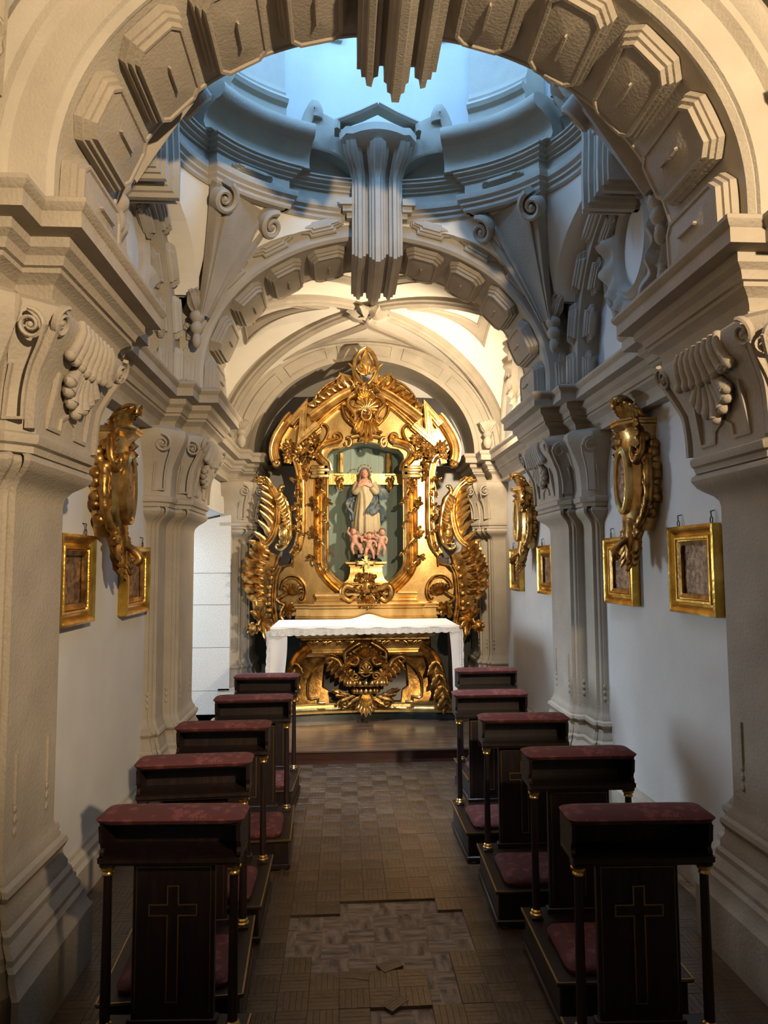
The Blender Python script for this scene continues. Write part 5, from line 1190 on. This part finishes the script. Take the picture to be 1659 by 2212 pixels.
# throne pedestal and its carved apron
m = MB(); zt = PX(793, 1214).z; zb = PX(793, 1262).z; c = (.0, 7.98)
rings = []
for hw, z in ((.30, zb - .06), (.27, zb), (.205, zb + .06), (.185, zb + .12), (.18, zt - .055), (.195, zt - .045), (.20, zt - .035), (.215, zt - .02), (.235, zt - .012), (.235, zt)):
    rings.append([(-hw, 7.80 if hw > .2 else 7.82, z), (hw, 7.80 if hw > .2 else 7.82, z), (hw, 8.2, z), (-hw, 8.2, z)])
loft(m, rings, True, True); m.build('pedestal', M_goldflat, ret, 25)
m = MB(); c = PX(792, 1275, 7.70); random.seed(11)
for sx in (-1, 1):
    p = crv([c + V((sx * a, b, z)) for a, b, z in ((.05, 0, .0), (.16, -.01, .03), (.235, -.02, .05), (.275, -.03, .0), (.26, -.03, -.07), (.20, -.03, -.11), (.15, -.03, -.08))], 5); tube(m, p, .038, 8, scale=lambda t: 1.1 - .4 * t)
    p = crv([c + V((sx * a, .02, z)) for a, z in ((.05, .04), (.12, .05), (.20, .04))], 4); sweep(m, p, msec(.07, .05), OUT)
    for k in range(14): leaf(m, c + V((sx * random.uniform(.0, .16), random.uniform(-.02, .05), random.uniform(-.16, .16))), (sx * random.uniform(0, 1), -.5, random.uniform(-1, 1)), OUT, .10, .05, curl=.5, nu=7, nv=5)
ball(m, c + V((0, .0, .03)), (.07, .05, .08))
for k in range(7): a = (k - 3) / 3; leaf(m, c + V((a * .05, -.02, -.06)), (a * .5, -.2, -1), OUT, .17 - .04 * abs(a), .055, curl=.4)
for k in range(7): a = (k - 3) / 3; leaf(m, c + V((a * .03, .02, .09)), (a * .9, -.2, 1), OUT, .13, .05, curl=.45)
m.build('pedestal_apron', M_golddk, ret, 60)
# small gilt crucifix in front of the pedestal
cx = ret; c = PX(790, 1216, 7.72)
m = MB()
for a in range(4):
    d = V((math.cos(a * math.pi / 2), 0, math.sin(a * math.pi / 2))); L = .20 if a == 3 else .085; s = d.cross(V((0, 1, 0)))
    obox(m, c + d * (L / 2), d * (L / 2), V((0, .008, 0)), s * .016); 
    for t in (-1, 0, 1): leaf(m, c + d * (L - .01), d + s * t * .8, OUT, .035, .03, curl=.2, nu=5, nv=4)
for k in range(12):
    a = math.pi * (k + .5) / 6; d = V((math.cos(a), 0, math.sin(a))); leaf(m, c, d, OUT, .07, .02, curl=.05, nu=5, nv=4)
bbox(m, c.x - .03, c.x + .03, c.y - .02, c.y + .02, c.z - .235, c.z - .19, .004); bbox(m, c.x - .02, c.x + .02, c.y - .011, c.y + .011, c.z - .02, c.z + .02, .003); ball(m, c + V((0, -.008, 0)), .018, 8, 6)
m.build('crucifix', M_goldpale, ret, 50)
# ---------------------------------------------------------------- statue
st = empty('statue', (0, 7.98, PX(793, 1214).z)); tag(st, 'painted Virgin statue in cream robe standing on cherubs inside the niche', 'statue')
SY = 7.99
zq = lambda v: onY(793, v, SY).z
xq = lambda u: onY(u, 1100, SY).x
Z0 = PX(793, 1213).z
# black plinth with lettering
m = MB(); rings = []
for hw, hd, z in ((.185, .12, Z0), (.185, .12, Z0 + .012), (.165, .105, Z0 + .03), (.145, .095, Z0 + .04), (.135, .09, Z0 + .042), (.135, .09, Z0 + .085), (.12, .08, Z0 + .09)):
    o = [(-hw, -hd * .5), (-hw * .7, -hd), (hw * .7, -hd), (hw, -hd * .5), (hw, hd), (-hw, hd)]; rings.append([(a, SY + b, z) for a, b in o])
loft(m, rings, True, True); pl_ = m.build('plinth', M_black, st, 30)
tcv = bpy.data.curves.new('inscription', 'FONT'); tcv.body = 'Nª Sª APAREÇIDA'; tcv.body = 'Na Sa APARECIDA'.upper().replace('NA SA', 'Nª Sª'); tcv.size = .042; tcv.align_x = 'CENTER'; tcv.align_y = 'CENTER'; tcv.extrude = .0008
tob = bpy.data.objects.new('inscription', tcv); COL.objects.link(tob); dg = bpy.context.evaluated_depsgraph_get(); tme = bpy.data.meshes.new_from_object(tob.evaluated_get(dg)); bpy.data.objects.remove(tob)
xs_ = [v.co.x for v in tme.vertices]; sc_ = .185 / (max(xs_) - min(xs_))
for v in tme.vertices: v.co = V((v.co.x * sc_, SY - .0912 - v.co.z * .5, Z0 + .063 + v.co.y * .95))
tme.materials.clear(); tme.materials.append(M_letter); link('inscription', tme, pl_)
# robe: lofted folds
H0, H1 = zq(1152), zq(1042)
m = MB(); rings = []; nseg = 84
prof = [(0.0, .145, .105, 0), (.08, .15, .11, .0), (.25, .15, .11, .005), (.45, .14, .105, .012), (.62, .12, .095, .012), (.74, .10, .082, .005), (.84, .105, .085, -.005), (.93, .115, .085, -.012), (1.0, .085, .07, -.012), (1.06, .035, .035, -.01), (1.10, .03, .03, -.008)]
for t, rx, ry, ox in prof:
    r = []
    for k in range(nseg):
        a = 2 * math.pi * k / nseg; fo = 1 + (.20 * abs(math.cos(a * 4.5 + t * 1.6)) - .12 + .11 * math.cos(a * 13 + 1 + t * 3)) * max(0, 1.05 - t)
        r.append((ox + rx * fo * math.cos(a), SY + ry * fo * math.sin(a), H0 + (H1 - H0) * t))
    rings.append(r)
loft(m, rings, True, True); robe = m.build('robe', M_robe, st, 60)
# flesh: head, neck, crossed hands fused
m = MB(); hz = zq(1024); hx = -.008
ball(m, (hx, SY - .012, hz), (.043, .05, .058), 16, 12); tube(m, [(hx, SY, hz - .04), (-.008, SY, hz - .1)], .026, 10); ball(m, (hx + .002, SY - .058, hz - .004), (.008, .012, .014)); ball(m, (hx, SY - .045, hz - .038), (.02, .018, .016))
ball(m, (hx, SY - .05, hz - .022), (.014, .01, .006)); ball(m, (-.01, SY - .06, H1 + .0), (.075, .035, .035))
for sx in (-1, 1): ball(m, (hx + sx * .018, SY - .052, hz + .008), (.01, .006, .005)); ball(m, (hx + sx * .043, SY - .005, hz - .002), (.007, .012, .014))
for sx in (-1, 1):      # hands crossed on the breast: palm and five fingers each
    w0 = V((sx * .075 - .008, SY - .085, zq(1052))); d = V((-sx * .85, -.12, .42)).normalized(); up = V((sx * .4, 0, .9)).normalized(); up = (up - d * up.dot(d)).normalized()
    obox(m, w0 + d * .03, d * .032, V((0, .011, 0)), up * .022)
    for k, L in enumerate((.034, .042, .045, .04)):
        b = w0 + d * .058 + up * (.018 - .0125 * k); tube(m, [b, b + d * L * .5 + V((0, -.006, 0)), b + d * L + V((0, .002, -.004))], .0068, 7, scale=lambda t: 1.05 - .3 * t)
    b = w0 + d * .02 + up * .02; tube(m, [b, b + up * .018 + d * .014, b + up * .026 + d * .032], .0075, 7, scale=lambda t: 1.05 - .3 * t)
fuse(m, 'head_and_hands', .0042, M_skin, st, 3)
m = MB()       # eyes, mouth painted as small shapes; hair
ball(m, (hx, SY + .012, hz + .012), (.052, .055, .06), 14, 10)
for sx in (-1, 1): tube(m, crv([(hx + sx * .035, SY - .03, hz + .04), (hx + sx * .05, SY - .02, hz + .0), (hx + sx * .055, SY - .01, hz - .05), (hx + sx * .07, SY - .02, hz - .1), (hx + sx * .06, SY - .03, hz - .15)], 4), .018, 8)
for k in range(10): a = math.pi * k / 9; ball(m, (hx + .045 * math.cos(a), SY - .022, hz + .015 + .048 * math.sin(a)), .014, 7, 5)
fuse(m, 'hair', .006, M_hair, st, 2)
m = MB()
for sx in (-1, 1): ball(m, (hx + sx * .018, SY - .0595, hz + .008), (.0055, .003, .003), 7, 5)
m.build('eyes', M_hair, st)
m = MB(); ball(m, (hx, SY - .061, hz - .0225), (.011, .004, .0035), 8, 5); m.build('lips', mat('painted_lips', (.35, .09, .07), .4), st)
# sleeves
for sx in (-1, 1):
    m = MB(); p = crv([(sx * .09, SY, H1 - .01), (sx * .125, SY - .02, H1 - .09), (sx * .115, SY - .06, H1 - .12), (sx * .07, SY - .085, zq(1054))], 5)
    tube(m, p, .042, 12, scale=lambda t: (1.0 - .25 * t) * (1 + .05 * math.sin(t * 40))); m.build('sleeve', M_robe, st, 60)
# mantle: veils flying at the shoulders and wrapped across the hips
def ribbon(m, pts, wid, tw=0.0, th=.012):
    P = crv(pts, 6); n = len(P); rings = []
    for i, p in enumerate(P):
        t = i / (n - 1); tan = (P[min(i + 1, n - 1)] - P[max(i - 1, 0)]).normalized(); a = tw * t * math.pi
        s = tan.cross(V((math.sin(a), -math.cos(a), 0))).normalized(); nn = tan.cross(s).normalized(); w = wid(t)
        ring = [p + s * (w * (k / 6 - .5)) + nn * (th * .8 * math.sin(k * 2.1 + t * 6)) for k in range(7)]
        rings.append(ring + [q + nn * th for q in reversed(ring)])
    loft(m, rings, True, True)
m = MB()
ribbon(m, [(.09, SY + .02, H1 - .02), (.15, SY - .02, zq(1055)), (.20, SY - .03, zq(1066)), (.215, SY - .02, zq(1080))], lambda t: .05 + .14 * t, .3)
ribbon(m, [(-.085, SY + .03, H1 - .02), (-.13, SY + .03, zq(1066)), (-.155, SY + .02, zq(1100)), (-.15, SY + .01, zq(1140)), (-.16, SY - .02, zq(1175))], lambda t: .09 + .03 * math.sin(t * 9), .6)
ribbon(m, [(-.15, SY + .01, zq(1076)), (-.19, SY - .02, zq(1085)), (-.205, SY - .03, zq(1096)), (-.165, SY - .04, zq(1110)), (-.16, SY - .04, zq(1125))], lambda t: .075 - .02 * t, 1.0)
ribbon(m, [(.10, SY - .02, zq(1062)), (.12, SY - .07, zq(1078)), (.09, SY - .11, zq(1092)), (.04, SY - .125, zq(1104)), (.02, SY - .12, zq(1112))], lambda t: .09 * (1 - .3 * t), .2)
ribbon(m, [(.05, SY - .12, zq(1108)), (.11, SY - .10, zq(1100)), (.16, SY - .05, zq(1098)), (.20, SY - .01, zq(1105)), (.205, SY + .02, zq(1125))], lambda t: .10 + .02 * math.sin(t * 7), .3)
m.build('mantle', M_mantle, st, 70)
# star halo
m = MB(); hc = V((hx, SY + .03, zq(1018))); R_ = .083
tube(m, [hc + V((R_ * math.cos(a), 0, R_ * math.sin(a))) for a in [2 * math.pi * k / 32 for k in range(32)]], .0028, 6, closed=True)
for k in range(12):
    a = 2 * math.pi * k / 12; c = hc + V((R_ * math.cos(a), -.002, R_ * math.sin(a)))
    for j in range(5): b = 2 * math.pi * j / 5 + a; leaf(m, c, (math.cos(b), 0, math.sin(b)), OUT, .011, .007, curl=0, nu=3, nv=2, th=.002)
m.build('star_halo', M_golddk, st)
# cloud and cherubs
m = MB(); random.seed(21)
for k in range(26): ball(m, (random.uniform(-.14, .14), SY + random.uniform(-.06, .05), random.uniform(Z0 + .10, H0 + .0)), random.uniform(.035, .06), 9, 6)
for k in range(5):
    c = V((.055 + .012 * k, SY - .07, zq(1186 - k))); sp = spiral(V((-.045 if k % 2 else .065, SY - .085, zq(1192 - 5 * (k // 2)))), .04 - .006 * k, .008, k, 1.2, V((1, 0, 0)), V((0, 0, 1)), 14); tube(m, sp, .012, 6)
fuse(m, 'cloud', .009, M_cloud, st, 2)
def cherub(cx, v, lean, look, legs):
    """small naked child: one fused body"""
    m = MB(); c = V((cx, SY - .105, zq(v))); C0 = c.copy()
    hd = c + V((lean * .035, -.012, .085)); ball(m, hd, (.031, .033, .034), 12, 9); ball(m, hd + V((look * .012, -.03, -.006)), (.007, .008, .007)); ball(m, hd + V((look * .008, -.02, -.02)), (.018, .014, .01))
    tube(m, [hd + V((0, .005, -.02)), c + V((lean * .02, 0, .045))], .016, 8); ball(m, c + V((lean * .012, 0, .028)), (.034, .026, .036)); ball(m, c + V((0, -.006, -.012)), (.032, .029, .032))
    for s, (a1, a2) in zip((-1, 1), legs[:2]):
        sh = c + V((lean * .018 + s * .03, -.002, .045)); el = sh + V((s * .03 * a1[0], -.012, .035 * a1[1])); ha = el + V((s * .02 * a2[0], -.02, .035 * a2[1])); tube(m, crv([sh, el, ha], 4), .0135, 8, scale=lambda t: 1.1 - .4 * t); ball(m, ha, .0115, 8, 6)
    for s, (k, ft) in zip((-1, 1), legs[2:]):
        hp = c + V((s * .018, -.006, -.028)); kn = hp + V((k[0] * .03, -.028, k[1] * .042)); fo = kn + V((ft[0] * .03, .012, -.05)); tube(m, crv([hp, kn, fo], 4), .019, 8, scale=lambda t: 1.1 - .5 * t); ball(m, fo + V((0, -.012, -.006)), (.011, .019, .009), 8, 6)
    KS = 1.22; m.v = [tuple(C0 + (V(p) - C0) * KS) for p in m.v]; hd = C0 + (hd - C0) * KS; b = fuse(m, 'cherub', .0052, M_skin, st, 3); m = MB()
    ball(m, hd + V((-look * .005, .012, .014)), (.040, .038, .035), 10, 8)
    for k in range(9): a = math.pi * k / 8; ball(m, hd + V((.033 * math.cos(a), -.017, .014 + .027 * math.sin(a))), .011, 6, 5)
    fuse(m, 'cherub_hair', .006, M_hair, b, 1)
ST = [((1, -1), (0, -1)), ((1, -.6), (.3, -1)), ((-.3, -1), (-.2, -1)), ((.5, -1), (.2, -1))]
cherub(xq(766), 1168, -.3, -.5, [((1, 1), (-.5, 1)), ((1, -.5), (.5, -1)), ((-.3, -1), (.5, -1)), ((.8, -.9), (.6, -1))])
cherub(xq(796), 1178, .1, .3, [((1, .2), (1, .6)), ((1, -.6), (.3, -1)), ((-.4, -1), (-.2, -1)), ((.6, -1), (.2, -1))])
cherub(xq(822), 1170, .3, .5, [((1, .6), (.2, 1)), ((.6, -.8), (-.5, -1)), ((-.2, -1), (-.4, -1)), ((.4, -1), (-.3, -1))])
for (u, v) in ((790, 1157), (803, 1158)):
    m = MB(); c = V((xq(u), SY - .115, zq(v))); ball(m, c, (.03, .031, .033), 12, 9); ball(m, c + V((.004, -.03, -.004)), .0075); ball(m, c + V((.002, -.02, -.018)), (.017, .013, .01))
    for s in (-1, 1): leaf(m, c + V((s * .02, .01, -.015)), (s, -.1, -.4), OUT, .06, .035, curl=.3)
    b = fuse(m, 'cherub_head', .0048, M_skin, st, 2); m = MB(); ball(m, c + V((0, .012, .012)), (.033, .03, .028), 10, 8); fuse(m, 'cherub_hair', .006, M_hair, b, 1)
# ---------------------------------------------------------------- wall cartouches (stucco), gilt brackets, framed reliefs
def cartouche(sx, yc, zc, s, label, flip=1):
    root = empty('stucco_cartouche', (sx * WX, yc, zc)); S(root, label)
    n = V((-sx, 0, 0)); P = lambda a, b, h=0.0: V((sx * (WX - .0) - sx * h, yc + a * s, zc + b * s))
    m = MB(); lathe(m, [(.27, -.02), (.27, .0), (.265, .012), (.2, .022), (.004, .028)], (sx * WX, yc, zc), 36, axis=n)
    q = [V(p) for p in m.v]; m.v = [(p.x, yc + (p.y - yc) * .88 * s, zc + (p.z - zc) * 1.12 * s) for p in q]; m.build('oval_field', M_white, root, 40)
    m = MB(); ov = lambda r, k=1.0, N=40: [P(.235 * r * math.cos(2 * math.pi * i / N), .30 * r * k * math.sin(2 * math.pi * i / N)) for i in range(N)]
    sweep(m, ov(1.08), [(-.045, -.02), (-.045, .05), (-.03, .065), (-.015, .05), (-.005, .06), (.012, .08), (.03, .06), (.04, .045), (.045, -.02)], n, closed=True); m.build('oval_moulding', M_tan, root, 45)
    m = MB(); NT = 160; G = []      # ruffled rocaille round the oval
    for i in range(NT):
        th = 2 * math.pi * i / NT; top = max(0, math.cos(th - math.pi / 2 + .5 * flip * sx)); amp = .022 + .03 * top ** 2; fr = 15
        w_ = .50 + .14 * math.sin(3 * th + 1) + .45 * top ** 3 + .05 * math.cos(fr * th); row = []
        for u in (0, .15, .35, .55, .75, .92, 1.0, 1.0):
            r = 1.16 + w_ * u; h = .035 + .05 * math.sin(u * math.pi * .8) + amp * math.cos(fr * th + u * 1.5) * min(1, u * 2) + (.03 * u if u > .9 else 0)
            row.append(P(.235 * r * math.cos(th), .30 * r * math.sin(th), max(.004, h)))
        row[-1] = P(.235 * (1.16 + w_) * math.cos(th), .30 * (1.16 + w_) * math.sin(th), -.005); G.append(row)
    G.append(G[0]); loft(m, G, False)
    if sx > 0: m.f = [tuple(reversed(f_)) for f_ in m.f]
    m.build('rocaille_border', M_tan, root, 75)
    for e in (-1, 1):
        m = MB(); p = crv([P(e * a, b, .02) for a, b in ((.30, .34), (.42, .26), (.46, .05), (.44, -.18), (.36, -.30), (.30, -.26), (.33, -.2))], 6)
        sweep(m, p, [(-.018 * s, -.03), (-.022 * s, .03), (0, .055), (.022 * s, .03), (.018 * s, -.03)], n, scale=lambda t: 1.2 - .6 * t)
        for k in range(4): ball(m, P(e * (.36 - .01 * k), -.30 - .03 * k, .03), .03 * s, 8, 6)
        m.build('side_scroll', M_tan, root, 50)
    m = MB()
    for k in range(9):       # crest shell, swept to one side
        t = (k - 4) / 4; b = P(t * .20, .33 + .03 * (1 - t * t), .02); leaf(m, b, V((0, t * .8 + .25 * flip, 1)), n, (.33 - .10 * abs(t)) * s, .10 * s, curl=.3, lobes=2, bend=.5 * flip * sx, nu=9)
    p = crv([P(a, b, .05) for a, b in ((-.22, .30), (-.14, .38), (0, .40), (.14, .36), (.24, .26))], 5); sweep(m, p, rsec(.07 * s, .07), n); m.build('crest_shell', M_tan, root, 55)
    m = MB()
    for k in range(6):
        e = -1 if k % 2 else 1; leaf(m, P(e * .06, -.36 - .04 * k, .02), V((0, e * .6, -1)), n, .17 * s, .08 * s, curl=.3, lobes=2, bend=.4 * e)
    p = crv([P(a, b, .03) for a, b in ((-.10, -.33), (-.02, -.42), (.05, -.52), (.0, -.62), (.05, -.70))], 5); tube(m, p, .03 * s, 8, scale=lambda t: 1.1 - .7 * t, nrm=n); m.build('tail', M_tan, root, 55)
    return root
cartouche(1, YC + .04, 3.69, .97, 'tan stucco oval cartouche above the cornice under the dome, opposite the doorway side')
cartouche(-1, YC + .22, 3.69, .97, 'tan stucco oval cartouche above the cornice under the dome, doorway side')
cartouche(1, 6.95, 3.67, .82, 'brightly lit oval stucco cartouche above the chancel cornice, opposite the doorway')
cartouche(-1, 6.95, 3.67, .82, 'oval stucco cartouche above the chancel doorway')
def bracket(sx, yc, z0, z1, label, mt):
    root = empty('gilt_bracket', (sx * WX, yc, z0)); tag(root, label, 'wall bracket', 'gilded wall brackets'); s = (z1 - z0); n = V((-sx, 0, 0))
    P = lambda a, t, h=0.0: V((sx * (WX - h), yc + a, z0 + t * s))
    m = MB(); rings = []      # shield-shaped console body
    for t, hw, h in ((.20, .05, .10), (.26, .085, .14), (.36, .12, .165), (.48, .145, .17), (.60, .15, .165), (.70, .125, .15), (.76, .105, .15), (.80, .12, .17), (.82, .13, .18)):
        ring = []
        for k in range(9): u = k / 4 - 1; ring.append(P(u * hw, t, h * (1 - .30 * abs(u) ** 2.5)))
        rings.append(ring + [P(hw, t, .0), P(-hw, t, .0)])
    loft(m, rings, True, True); m.build('console', mt, root, 40)
    m = MB(); c = P(0, .50, .165)
    sweep(m, [P(.085 * math.cos(a), .50 + .19 / s * math.sin(a) * 1.0, .160) for a in [2 * math.pi * k / 32 for k in range(32)]], [(-.02, -.02), (-.02, .02), (-.008, .03), (.004, .018), (.018, .024), (.022, -.02)], n, closed=True)
    m.build('oval_medallion', M_goldpale if sx > 0 else mt, root, 40)
    m = MB(); lathe(m, [(.072, 0), (.066, .006), (.004, .014)], c + n * .002, 24, axis=n); m.v = [(x, yc + (y - yc), c.z + (z - c.z) * 2.1) for x, y, z in m.v]; m.build('medallion_field', M_relief, root, 40)
    m = MB(); pl = [(sx * (WX + .01), yc - .12), (sx * (WX - .15), yc - .12), (sx * (WX - .20), yc - .05), (sx * (WX - .20), yc + .05), (sx * (WX - .15), yc + .12), (sx * (WX + .01), yc + .12)]; zt = z0 + .84 * s
    sweep_plan(m, pl, [(-.04, zt - .05), (-.02, zt - .035), (0, zt - .02), (.012, zt - .015), (.012, zt), (.02, zt + .005), (.02, zt + .015), (-.1, zt + .02)], sgn=-1 if sx < 0 else 1); 
    if sx < 0: m.f = [tuple(reversed(f)) for f in m.f]
    m.build('shelf', mt, root, 35)
    m = MB(); random.seed(9)
    for e in (-1, 1):
        p = crv([P(e * a, t, h) for a, t, h in ((.10, .80, .10), (.15, .74, .11), (.165, .66, .12), (.13, .60, .14), (.105, .65, .15), (.12, .69, .15))], 5); tube(m, p, .026, 8, scale=lambda t: 1.1 - .4 * t, nrm=n)
        p = crv([P(e * a, t, h) for a, t, h in ((.16, .62, .08), (.185, .50, .09), (.17, .38, .09), (.12, .28, .10), (.075, .22, .12), (.09, .17, .13), (.12, .20, .12))], 5); tube(m, p, .028, 8, scale=lambda t: (1.1 - .3 * t) * (1 + .14 * math.sin(t * 60)), nrm=n)
        for k in range(11):
            t = k / 10; ball(m, P(e * (.135 + .035 * math.sin(t * math.pi)), .30 + .44 * t, .055 + .03 * math.sin(k * 2.0)), (.04, .032, .036), 9, 6)
        for k in range(5): leaf(m, P(e * .10, .80 - .03 * k, .10), V((-sx * .3, e * .9, .5 - .3 * k)), n, .11, .08, curl=.5)
    m.build('side_scrolls', M_golddk, root, 55)
    m = MB()
    for k in range(9): a = (k - 4) / 4; leaf(m, P(a * .07, .85, .07 + .05 * (1 - abs(a))), V((-sx * .35, a * .8, 1)), n, .19 - .06 * abs(a), .075, curl=.55)
    p = crv([P(0, t, h) for t, h in ((.86, .03), (.93, .08), (.99, .15), (.985, .20), (.955, .205), (.95, .18))], 5); sweep(m, p, rsec(.10, .03), V((0, 0, 1)) + n, scale=lambda t: 1 - .3 * t)
    m.build('crest', M_golddk, root, 55)
    m = MB()
    for k in range(9):
        e = (-1, 1, 0)[k % 3]; leaf(m, P(e * .03, .24 - .012 * k, .11), V((-sx * .12, e * .35, -1)), V((-sx, e * .5, 0)), .20, .075, curl=.22)
    p = crv([P(0, t, h) for t, h in ((.26, .09), (.18, .11), (.10, .12), (.04, .13), (.0, .10))], 4); tube(m, p, .06, 10, scale=lambda t: 1.1 - .75 * t, nrm=n)
    p = crv([P(0, t, h) for t, h in ((.16, .14), (.12, .20), (.07, .235), (.04, .21))], 4); tube(m, p, .022, 8, nrm=n)
    m.build('leaf_tail', M_golddk, root, 55)
bracket(1, 4.10, 1.655, 2.69, 'carved gilt wall bracket with oval medallion, between the two front framed reliefs', M_gold)
bracket(1, 6.70, 1.63, 2.55, 'carved gilt wall bracket hanging in the chancel beside two framed reliefs', M_gold)
bracket(-1, 3.92, 1.64, 2.57, 'carved gilt wall bracket on the wall on the doorway side', M_gold)
def framed(sx, y0, y1, z0, z1, label, seed):
    yc, zc = (y0 + y1) / 2, (z0 + z1) / 2; root = empty('framed_relief', (sx * WX, yc, z0)); tag(root, label, 'framed relief', 'gilt framed reliefs along the walls'); n = V((-sx, 0, 0)); x = sx * WX
    hw, hh = (y1 - y0) / 2, (z1 - z0) / 2; wd = .085
    pts = [(-1, -1), (1, -1), (1, 1), (-1, 1)]
    if sx > 0: pts = list(reversed(pts))       # counter-clockwise seen from the room
    def loop(d, h): return [V((x - sx * h, yc + a * (hw - d), zc + b * (hh - d))) for a, b in pts]
    m = MB(); sweep(m, loop(wd / 2, .03), [(-.0425, -.02), (-.0425, .004), (-.034, .006), (-.03, .016), (-.018, .016), (-.014, .006), (-.002, .002), (.008, .014), (.02, .026), (.03, .03), (.0425, .026), (.0425, -.02)], n, closed=True); m.build('frame', M_frame, root, 30)
    m = MB(); sweep(m, loop(.02, .0), [(-.03, .0), (-.03, .03), (.012, .03), (.012, .0)], n, closed=True); m.build('frame_back', M_frame, root, 30)
    m = MB(); sweep(m, loop(wd + .008, .028), [(-.012, -.01), (-.012, .004), (.012, .014), (.012, -.01)], n, closed=True); m.build('sight_edge', M_golddk, root, 30)
    rnd = random.Random(seed); N, K = 26, 30; bl = [(rnd.uniform(-.9, .9), rnd.uniform(-.9, .9), rnd.uniform(.06, .16), rnd.uniform(.3, 1)) for _ in range(70)]
    G = []
    for i in range(K + 1):
        r = []
        for j in range(N + 1):
            u, v = j / N * 2 - 1, i / K * 2 - 1; h = sum(w * math.exp(-((u - a) ** 2 + (v - b) ** 2) / (q * q) * 3) for a, b, q, w in bl) * .006
            r.append((x - sx * (.012 + min(h, .016)), yc + u * (hw - wd - .012), zc + v * (hh - wd - .012)))
        G.append(r)
    m = MB(); loft(m, G, False)
    if sx < 0: m.f = [tuple(reversed(f)) for f in m.f]
    m.build('carved_panel', M_relief, root, 60)
    for k, a in enumerate((-.72, .72)):
        m = MB(); c = V((x - sx * .02, yc + a * hw, z1 + .018)); tube(m, [c + V((0, .012 * math.cos(t), .018 * math.sin(t))) for t in [2 * math.pi * i / 12 for i in range(12)]], .0028, 6, closed=True, nrm=n)
        tube(m, [c + V((0, 0, .016)), c + V((sx * .0, .004, .045)), c + V((sx * .02, .004, .05))], .003, 6, nrm=n); m.build('hook', M_iron, root)
framed(1, 3.30, 3.78, 1.395, 1.865, 'gilt framed carved relief beside the front pier, opposite the doorway side', 1)
framed(1, 4.27, 4.75, 1.39, 1.84, 'gilt framed carved relief beside the middle pier, opposite the doorway side', 2)
framed(1, 5.97, 6.42, 1.385, 1.83, 'gilt framed carved relief in the chancel, just past the middle pier', 3)
framed(1, 7.08, 7.52, 1.375, 1.825, 'gilt framed carved relief in the chancel, beside the altar pier', 4)
framed(-1, 3.30, 3.75, 1.375, 1.825, 'gilt framed carved relief on the doorway wall beside the front pier', 5)
framed(-1, 4.28, 4.78, 1.36, 1.79, 'gilt framed carved relief on the doorway wall beside the middle pier', 6)
